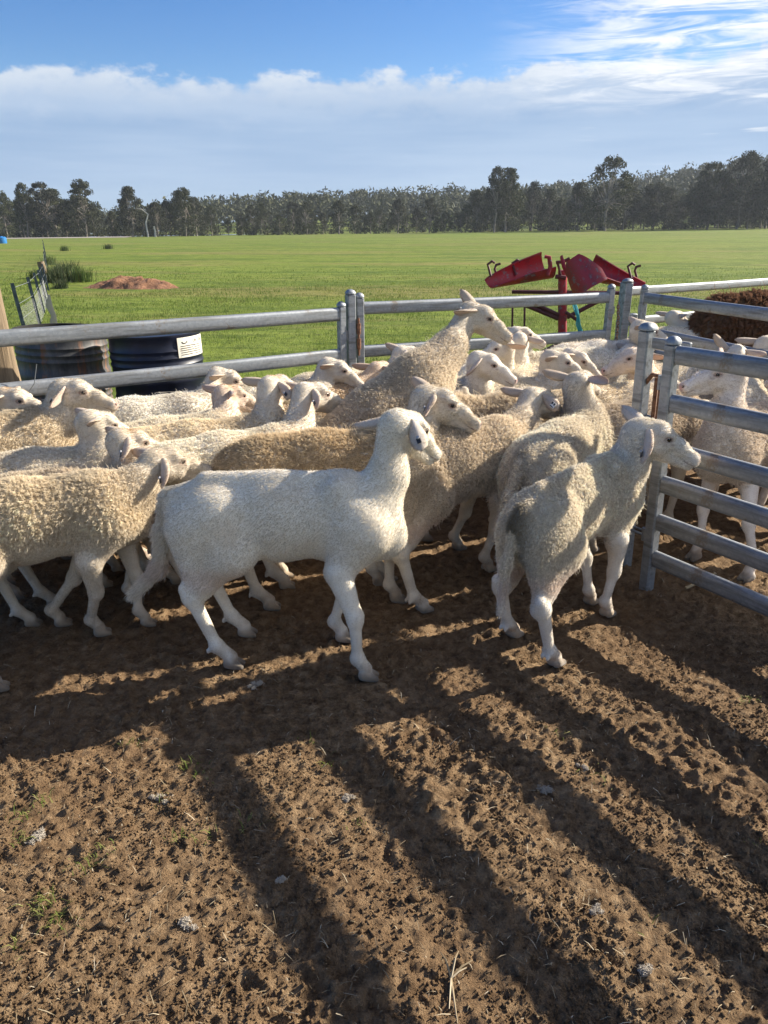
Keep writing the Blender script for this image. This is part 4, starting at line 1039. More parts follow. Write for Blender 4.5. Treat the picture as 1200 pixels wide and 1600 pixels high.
    for p in PR:
        if p['kind'] in ('body', 'tail'): p['a'][1] *= wd; p['b'][1] *= wd; p['sq'] = (Yx, (p['sq'][1] if p['sq'] else 1.0) * wd)
    # head frame
    Hc = np.asarray(S['head_local'], float) / s
    fw = nrm(S['hdir_local']); side = nrm(np.cross((0, 0, 1), fw)); up = np.cross(fw, side)
    rl = S.get('roll', 0.0)
    if rl: side, up = side * math.cos(rl) + up * math.sin(rl), up * math.cos(rl) - side * math.sin(rl)
    hs = S.get('hs', 1.0)
    H = lambda a, b, c: Hc + hs * (a * fw + b * side + c * up)
    # neck
    nb = T((0.265, 0, 0.605)); nlow = T((0.29, 0, 0.545)); mid = 0.5 * (nb + Hc) + 0.045 * nrm(np.array([0.4, 0, -1]))
    Ne = H(-0.01, 0, -0.02)
    nax = nrm(np.cross(Ne - nb, (0, 0, 1)) + 1e-6)
    nk = S.get('neck', 1.0)
    add(nb, mid, 0.112 * nk, 0.086 * nk, 0.05, (nax, 0.8), S.get('neck_wool', 0.6), 'neck')
    add(nlow, mid, 0.100 * nk, 0.082 * nk, 0.06, (nax, 0.8), S.get('neck_wool', 0.6) * 0.8, 'neck')
    add(mid, Ne, 0.082 * nk, 0.066 * (0.5 + 0.5 * nk), 0.04, (nax, 0.82), S.get('neck_wool', 0.6) * 0.2, 'neck')
    # skull, bridge of the nose, jaw
    hk = dict(kind='head', wool=0.0)
    q = lambda a, b, ra, rb, k=0.022, sqz=None: add(a, b, ra * hs, rb * hs, k, sqz, **hk)
    q(H(0.010, 0, -0.006), H(0.065, 0, 0.004), 0.058, 0.055, 0.03, (side, 0.92))
    q(H(0.075, 0, 0.007), H(0.165, 0, -0.020), 0.047, 0.0315, 0.025, (side, 0.88))
    q(H(0.165, 0, -0.020), H(0.228, 0, -0.045), 0.0315, 0.0245, 0.02, (side, 0.94))
    q(H(0.234, 0, -0.051), H(0.234, 0, -0.051), 0.0262, 0.0262, 0.015)
    q(H(0.030, 0, -0.046), H(0.130, 0, -0.062), 0.046, 0.028, 0.03, (side, 0.75))
    q(H(0.130, 0, -0.062), H(0.226, 0, -0.079), 0.0265, 0.0175, 0.012, (side, 0.85))
    for c in (-1, 1):
        q(H(0.045, 0.030 * c, -0.035), H(0.090, 0.025 * c, -0.037), 0.038, 0.030, 0.025)
        q(H(0.082, 0.042 * c, 0.025), H(0.116, 0.036 * c, 0.022), 0.0145, 0.012, 0.014)
        q(H(0.092, 0.038 * c, -0.010), H(0.122, 0.034 * c, -0.012), 0.015, 0.013, 0.014)
        q(H(0.244, 0.017 * c, -0.043), H(0.239, 0.019 * c, -0.058), 0.0120, 0.0125, 0.010)
    return PR, (Hc * s, fw, side, up, hs * s), J

def ear_mesh(base, d, flatn, L, Wd, curl=0.35, nseg=9, m=8):
    """a leaf-shaped, cupped ear with thickness; d: direction, flatn: normal of its inner face"""
    d = nrm(d); flatn = nrm(np.asarray(flatn) - (np.asarray(flatn) @ d) * d); sd = np.cross(d, flatn)
    V, F = [], []
    a = np.linspace(0, 2 * np.pi, m, endpoint=False)
    for i in range(nseg + 1):
        u = i / nseg
        w = Wd * 0.5 * (0.34 + 0.66 * math.sin(min(1, u * 1.55 + 0.08) * math.pi / 2)) * (1 - max(0, (u - 0.45) / 0.55) ** 2.2) ** 0.5 + 0.0015
        th = 0.0085 * (1 - 0.75 * u) + 0.0016
        c = base + d * L * u - flatn * 0.10 * L * u * u
        for q in a:
            x = math.cos(q); y = math.sin(q)
            cup = curl * w * (x * x) * (1 - 0.35 * u)
            V.append(c + sd * w * x * (1 - 0.12 * abs(x)) + flatn * (cup + th * y * (1 - 0.6 * x * x) - curl * w * 0.3))
    V = np.array(V)
    for i in range(nseg):
        for j in range(m):
            k = (j + 1) % m; F.append([i * m + j, i * m + k, (i + 1) * m + k, (i + 1) * m + j])
    F.append([nseg * m + j for j in range(4)]); F.append([nseg * m + 0, nseg * m + 3, nseg * m + 4, nseg * m + 7]); F.append([nseg * m + j for j in (4, 5, 6, 7)])
    u = np.repeat(np.arange(nseg + 1) / nseg, m)
    inner = np.tile((np.sin(a) > 0.3).astype(float), nseg + 1)
    return V, np.array(F), u, inner

def make_sheep(S):
    s = S['s']; yaw = R(S['yaw']); px, py = S['pos']
    pz = S.get('z', 0.0)
    cy, sy = math.cos(yaw), math.sin(yaw)
    rot = np.array([[cy, sy, 0], [-sy, cy, 0], [0, 0, 1]])              # world -> local
    hd = S['head']
    hw = at(*hd) if S.get('hpix', True) else np.array(hd, float)
    S['head_local'] = rot @ (hw - np.array([px, py, pz]))
    S['hdir_local'] = rot @ nrm(S['hdir'])
    if 'wfeet' in S:
        S['feet'] = {k: tuple((rot @ (np.array([v[0], v[1], 0.0]) - np.array([px, py, 0]))) / s) for k, v in S['wfeet'].items()}
    PR, HF, J = sheep_prims(S)
    Hc, fw, side, up, hs = HF
    h = S['res']
    los = np.min([np.minimum(p['a'], p['b']) - max(p['ra'], p['rb']) for p in PR], 0) - 3 * h
    his = np.max([np.maximum(p['a'], p['b']) + max(p['ra'], p['rb']) for p in PR], 0) + 3 * h
    los[2] = max(los[2], -0.02)
    n = np.ceil((his - los) / h).astype(int) + 1
    D = np.full(tuple(n), 0.5, np.float32)
    ax = [los[k] + h * np.arange(n[k]) for k in range(3)]
    for p in PR:
        r = max(p['ra'], p['rb']) + p['k'] + 1.5 * h
        i0 = np.clip(np.floor((np.minimum(p['a'], p['b']) - r - los) / h).astype(int), 0, n - 1)
        i1 = np.clip(np.ceil((np.maximum(p['a'], p['b']) + r - los) / h).astype(int) + 1, 1, n)
        sl = tuple(slice(a, b) for a, b in zip(i0, i1))
        G = np.stack(np.meshgrid(*[ax[k][sl[k]] for k in range(3)], indexing='ij'), -1).astype(np.float32)
        d = prim_sdf(G, p); o = D[sl]; k = p['k']
        hh = np.maximum(k - np.abs(d - o), 0) / k
        D[sl] = np.minimum(d, o) - hh * hh * k * 0.25
    if not S.get('rear'):
        D = np.maximum(D, -(ax[2][None, None, :] - 0.001).astype(np.float32))
    V, F = surface_nets(D, los, h)
    nb = len(V)
    # attributes from the nearest capsules
    wsum = np.zeros(nb); wool = np.zeros(nb); headw = np.zeros(nb); legw = np.zeros(nb); hoof = np.zeros(nb); tailw = np.zeros(nb)
    for p in PR:
        w = np.exp(-np.maximum(prim_sdf(V, p), -0.01) / (0.014 * s))
        wsum += w; wool += w * p['wool']; headw += w * (p['kind'] == 'head'); legw += w * (p['kind'] == 'leg'); hoof += w * (p['kind'] == 'hoof'); tailw += w * (p['kind'] == 'tail')
    wool /= wsum; headw /= wsum; legw /= wsum; hoof /= wsum; tailw /= wsum
    hp = (V - Hc) / hs
    hp = np.stack([hp @ fw, hp @ side, hp @ up], 1)
    # the underline and the armpits are bare
    shed = S.get('shed', 0.38)
    wave = 0.05 * (vnoise(V, 14, 3) - 0.5)
    under = np.clip((V[:, 2] / s + wave - shed + 0.06) / 0.12, 0, 1) if not S.get('rear') else 1.0
    wool = wool * under
    knob = np.exp(-((hp[:, 0] - 0.02) ** 2 + hp[:, 1] ** 2 + (hp[:, 2] - 0.06) ** 2) / 0.04 ** 2) * S.get('topknot', 0.12)
    wool = np.clip(wool * (1 - headw) + knob, 0, 1) * S.get('wool_amt', 1.0)
    # loose skin folded round the base of the neck
    if S.get('folds'):
        n0 = np.array([0.25, 0, 0.60]) * s; dn = Hc - n0; Ln = np.linalg.norm(dn); dn = dn / Ln
        tn = (V - n0) @ dn; rad = V - n0 - tn[:, None] * dn; rl = np.linalg.norm(rad, axis=1)[:, None] + 1e-6
        wv = np.sin(2 * np.pi * (tn + 0.25 * (V[:, 2] - n0[2]) * 0.2 + 0.02 * vnoise(V, 9, 5)) / 0.026) * np.exp(-((tn - 0.03) / 0.065) ** 2) * (0.3 + 1.2 * vnoise(V, 12, 8)) * (headw < 0.1) * (V[:, 0] > 0.16 * s) * np.clip((V[:, 2] / s - 0.52) / 0.08, 0, 1)
        V = V + rad / rl * (S['folds'] * wv)[:, None]
    # lumpy fleece
    if S.get('lump', 0) > 0:
        me0 = V; nn = vnoise(V, 38 / s, 1) * 0.6 + vnoise(V, 17 / s, 2) * 0.8 - 0.7
        cen = np.array([0, 0, 0.56 * s]); ax0 = V.copy(); ax0[:, 0] *= 0.25; cen2 = cen * np.array([1, 1, 1])
        out = (ax0 - cen2); out /= np.linalg.norm(out, axis=1)[:, None] + 1e-6
        V = V + out * (nn * S['lump'] * wool)[:, None]
    # colours
    cw = np.array(S.get('wool', (0.55, 0.45, 0.31))); ch = np.array(S.get('hair', (0.66, 0.59, 0.48)))
    mott = fbm(V, 5.0, 3, 0.5, S['seed'])
    colr = cw[None] * (0.74 + 0.56 * mott)[:, None] * wool[:, None] + ch[None] * (0.9 + 0.2 * mott)[:, None] * (1 - wool)[:, None]
    dirt = np.clip((0.30 - V[:, 2] / s) / 0.30, 0, 1) * np.clip((fbm(V, 16, 3, 0.6, S['seed'] + 5) - 0.40) / 0.2, 0, 1) * S.get('mud', 0.6)
    if S.get('rear'): dirt = dirt * 0
    dirt = np.maximum(dirt, np.clip((0.12 - V[:, 2] / s) / 0.09, 0, 0.85) * np.clip(fbm(V, 24, 3, 0.6, S['seed'] + 2) * 2.2 - 0.5, 0, 1) * (0 if S.get('rear') else 1))
    colr = colr * (1 - dirt[:, None]) + np.array([0.20, 0.135, 0.085])[None] * dirt[:, None]
    belly = np.clip((0.43 - V[:, 2] / s) / 0.05, 0, 1) * np.clip((V[:, 2] / s - 0.30) / 0.04, 0, 1) * (1 - np.clip(legw * 1.5, 0, 1))
    colr = colr * (1 - 0.35 * belly[:, None]) + np.array([0.62, 0.42, 0.34])[None] * 0.35 * belly[:, None]
    soil = np.clip((-0.36 - V[:, 0] / s) / 0.08, 0, 1) * np.exp(-(V[:, 1] / (0.05 * s)) ** 2) * np.clip((fbm(V, 14, 3, 0.6, S['seed'] + 9) - 0.42) / 0.15, 0, 1) * S.get('soil', 0.4) * (tailw < 0.4)
    colr = colr * (1 - soil[:, None]) + np.array([0.09, 0.075, 0.045])[None] * soil[:, None]
    hf = np.clip(hoof * 1.4 - 0.25, 0, 1) * np.clip((0.055 - V[:, 2] / s) / 0.02, 0, 1) if not S.get('rear') else np.clip(hoof * 1.4 - 0.25, 0, 1)
    colr = colr * (1 - hf[:, None]) + np.array([0.12, 0.095, 0.07])[None] * hf[:, None]
    if 'crown' in S:     # rust-stained poll
        cr = np.exp(-((hp[:, 0] - 0.03) ** 2 + hp[:, 1] ** 2 + (hp[:, 2] - 0.06) ** 2) / 0.05 ** 2) * S['crown'] * np.clip(fbm(V, 30, 2, 0.5, 3) * 2 - 0.4, 0, 1)
        colr = colr * (1 - cr[:, None]) + np.array([0.45, 0.26, 0.10])[None] * cr[:, None]
    mask = np.stack([wool, np.zeros(nb), headw, np.ones(nb)], 1)
    # ears
    EV, EF, EC, EM = [V], [F], [colr], [mask]; off = nb; HP = [hp]; tagspots = {}
    for c, key in ((1, 'L'), (-1, 'R')):
        ed = S.get('ear' + key, (-0.38, 0.90, -0.12))
        d = ed[0] * fw + ed[1] * side * c + ed[2] * up
        base = Hc + hs * (0.018 * fw + 0.046 * c * side + 0.022 * up)
        fn = S.get('earn' + key, (0.75, 0.1, -0.62))
        flatn = fn[0] * fw + fn[1] * side * c + fn[2] * up
        L = 0.150 * hs * S.get('ears', 1.0)
        ev, ef, u, inner = ear_mesh(base, d, flatn, L, 0.070 * hs, 0.55)
        if c < 0: pass
        EV.append(ev); EF.append(ef + off); off += len(ev)
        ec = ch[None] * np.array([0.86, 0.80, 0.77])[None] + 0 * u[:, None]
        ec = ec * (1 - 0.55 * inner[:, None]) + 0.55 * inner[:, None] * np.array([0.62, 0.45, 0.37])[None]
        EC.append(ec); EM.append(np.stack([0 * u, 0.3 + 0.7 * u, 1 + 0 * u, 1 + 0 * u], 1)); HP.append(np.full((len(ev), 3), 5.0))
        dd = nrm(d); fnn = nrm(flatn - (flatn @ dd) * dd)
        tagspots[key] = (base + dd * L * 0.60 - fnn * (0.018 * hs + 0.036 * L), dd, fnn)
    V = np.concatenate(EV); colr = np.clip(np.concatenate(EC), 0, 1); mask = np.concatenate(EM); HPa = np.concatenate(HP)
    me = mesh_np('body', V, EF, smooth=True)
    a = me.attributes.new('coat', 'FLOAT_COLOR', 'POINT'); a.data.foreach_set('color', np.concatenate([colr, np.ones((len(V), 1))], 1).astype(np.float32).ravel())
    a = me.attributes.new('mask', 'FLOAT_COLOR', 'POINT'); a.data.foreach_set('color', mask.astype(np.float32).ravel())
    a = me.attributes.new('head_point', 'FLOAT_VECTOR', 'POINT'); a.data.foreach_set('vector', HPa.astype(np.float32).ravel())
    root = empty(S.get('name', 'sheep'), (px, py, pz), yaw, S['label'], 'sheep', S.get('group', 'sheep penned in the yard'))
    link('body', me, 'sheep_coat', root)
    for c in (1, -1):
        e = Hc + hs * (0.104 * fw + 0.0400 * c * side + 0.008 * up)
        bm = bmesh.new(); bmesh.ops.create_uvsphere(bm, u_segments=12, v_segments=8, radius=0.0128 * hs)
        em = bpy.data.meshes.new('eye'); bm.to_mesh(em); bm.free()
        for p in em.polygons: p.use_smooth = True
        link('eye', em, 'eye_dark', root, tuple(e))
    for key, kind in S.get('tags', []):
        c, dd, fnn = tagspots[key]; sd = np.cross(dd, fnn); M = np.stack([dd, sd, fnn], 1)
        mb = MB(); c = c + dd * 0.022; mb.box(c, (0.022, 0.015, 0.002) if kind != 'w' else (0.030, 0.026, 0.002), M, 0.0007)
        tg = mb.build('ear_tag', {'b': 'tag_black', 'w': 'tag_white', 'r': 'tag_red'}[kind], root)
        mb = MB()
        if kind == 'w':
            mb.box(c - fnn * 0.003 - dd * 0.008 + sd * 0.006, (0.008, 0.012, 0.002), M); mb.box(c - fnn * 0.003 + dd * 0.007 + sd * 0.006, (0.008, 0.012, 0.002), M)
            mb.box(c - fnn * 0.003 - sd * 0.009, (0.022, 0.004, 0.002), M)
            mb.build('tag_print', 'tag_black', tg)
        else:
            mb.cyl(c - fnn * 0.001 - dd * 0.012, c - fnn * 0.006 - dd * 0.012, 0.0055, None, 10); mb.build('tag_button', 'tag_grey', tg)
    # ---------------- strands
    N = S.get('strands', 20000)
    if N:
        earq = np.concatenate([f for f in EF[1:]])
        FB, F = F, np.concatenate([F, earq]); ne = len(V) - nb; z0_ = np.zeros(ne)
        wool = np.concatenate([wool, z0_]); headw = np.concatenate([headw, z0_ + 1]); legw = np.concatenate([legw, z0_]); hoof = np.concatenate([hoof, z0_]); earflag = np.concatenate([np.zeros(nb), z0_ + 1])
        Fa = V[F]; nrmf = np.cross(Fa[:, 2] - Fa[:, 0], Fa[:, 3] - Fa[:, 1]); area = np.linalg.norm(nrmf, axis=1) * 0.5
        nrmf /= np.linalg.norm(nrmf, axis=1)[:, None] + 1e-9
        wf = wool[F].mean(1); hfz = hoof[F].mean(1)
        g = np.random.default_rng(S['seed'] + 100)
        bald = S.get('fuzz', 0.6)
        pr = area * (wf * 1.0 + (1 - wf) * bald) * (hfz < 0.3); pr /= pr.sum()
        fi = g.choice(len(F), N, p=pr)
        r1 = g.random((N, 1)); r2 = g.random((N, 1)); q = Fa[fi]
        P = (q[:, 0] * (1 - r1) + q[:, 1] * r1) * (1 - r2) + (q[:, 3] * (1 - r1) + q[:, 2] * r1) * r2
        vn = np.zeros((len(V), 3)); 
        for k in range(4): np.add.at(vn, F[:, k], nrmf * area[:, None])
        vn /= np.linalg.norm(vn, axis=1)[:, None] + 1e-9
        Nn = vn[F[fi]].mean(1); Nn /= np.linalg.norm(Nn, axis=1)[:, None] + 1e-9
        iswool = g.random(N) < np.clip(wf[fi] * 1.5 - 0.2, 0, 1)
        # lie of the coat: backwards and down
        flow = np.tile(np.array([-0.75, 0.0, -0.65]), (N, 1)); hw_ = headw[F[fi]].mean(1)[:, None]; lw = legw[F[fi]].mean(1)[:, None]
        flow = flow * (1 - hw_) + (-fw)[None] * hw_; flow = flow * (1 - lw) + np.array([0, 0, -1.0])[None] * lw
        flow = flow - (flow * Nn).sum(1)[:, None] * Nn; flow /= np.linalg.norm(flow, axis=1)[:, None] + 1e-6
        cell = S.get('lock', 0.011); WL = S.get('wool_len', 0.0125); HL = S.get('hair_len', 0.009)
        wp = P / cell + 0.9 * np.stack([vnoise(P, 1.1 / cell, 1), vnoise(P, 1.1 / cell, 2), vnoise(P, 1.1 / cell, 3)], 1)
        cid = np.floor(wp).astype(np.int64); key = (cid[:, 0] * 73856093) ^ (cid[:, 1] * 19349663) ^ (cid[:, 2] * 83492791)
        uq, inv = np.unique(key, return_inverse=True); cnt = np.bincount(inv).astype(float)
        cm = np.stack([np.bincount(inv, P[:, k]) / cnt for k in range(3)], 1)[inv]; cn = np.stack([np.bincount(inv, Nn[:, k]) / cnt for k in range(3)], 1)[inv]
        crand = g.random((len(uq), 4))[inv]
        stray = 1.0 + 1.3 * (g.random((N, 1)) < 0.015)
        Lw = stray * WL * (0.80 + 0.4 * crand[:, :1]) * (0.8 + 0.4 * g.random((N, 1)))
        Lh = HL * (0.6 + 0.8 * g.random((N, 1))) * (1 - 0.55 * np.clip(lw, 0, 1)) * (1 + S.get('tail_hair', 0.8) * tailw[np.minimum(F[fi], nb - 1)].mean(1)[:, None] * (fi < len(FB))[:, None])
        K = S.get('pts', 4)
        tt = np.linspace(0, 1, K)
        pts = np.zeros((N, K, 3))
        dirw = Nn * 0.80 + flow * S.get('lie', 0.5) + 0.55 * (crand[:, 1:] - 0.5) + 0.25 * g.normal(size=(N, 3)); dirw /= np.linalg.norm(dirw, axis=1)[:, None]
        dirh = Nn * 0.34 + flow * 0.95 + 0.20 * g.normal(size=(N, 3)); dirh /= np.linalg.norm(dirh, axis=1)[:, None]
        ph = g.random((N, 1)) * 6.28; sdv = np.cross(dirw, Nn + 0.01); sdv /= np.linalg.norm(sdv, axis=1)[:, None] + 1e-6; sd2 = np.cross(dirw, sdv)
        tip = cm + cn * Lw * 0.85 + flow * Lw * S.get('lie', 0.5) * 0.8
        for k, u in enumerate(tt):
            a_ = P + dirw * Lw * u
            pull = S.get('clump', 0.42) * u ** 1.3
            a_ = a_ * (1 - pull) + (tip * u + P * (1 - u)) * pull
            cr = S.get('curl', 0.0025) * u
            a_ = a_ + sdv * cr * np.sin(ph * 0.2 + u * 7 + crand[:, :1] * 6) + sd2 * cr * np.cos(ph * 0.2 + u * 7 + crand[:, 1:2] * 6)
            b_ = P + dirh * Lh * u - Nn * 0.05 * Lh * u * u
            pts[:, k] = np.where(iswool[:, None], a_, b_)
        hc = bpy.data.hair_curves.new('fleece'); hc.add_curves([K] * N)
        hc.attributes['position'].data.foreach_set('vector', pts.astype(np.float32).ravel())
        r0 = np.where(iswool, S.get('wool_rad', 0.0010), S.get('hair_rad', 0.0007))[:, None] * np.array(np.linspace(1.0, 0.35, K))[None]
        ra = hc.attributes.get('radius') or hc.attributes.new('radius', 'FLOAT', 'POINT')
        ra.data.foreach_set('value', r0.astype(np.float32).ravel())
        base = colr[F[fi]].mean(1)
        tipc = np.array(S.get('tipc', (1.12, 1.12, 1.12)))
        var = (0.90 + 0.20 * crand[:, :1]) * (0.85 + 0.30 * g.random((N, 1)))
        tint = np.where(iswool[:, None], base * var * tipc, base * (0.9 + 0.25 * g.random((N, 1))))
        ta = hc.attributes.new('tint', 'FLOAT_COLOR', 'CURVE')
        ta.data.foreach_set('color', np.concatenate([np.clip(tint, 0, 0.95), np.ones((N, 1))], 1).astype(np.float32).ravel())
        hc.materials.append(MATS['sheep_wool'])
        o = bpy.data.objects.new('fleece', hc); COL.objects.link(o); o.parent = root
    return root
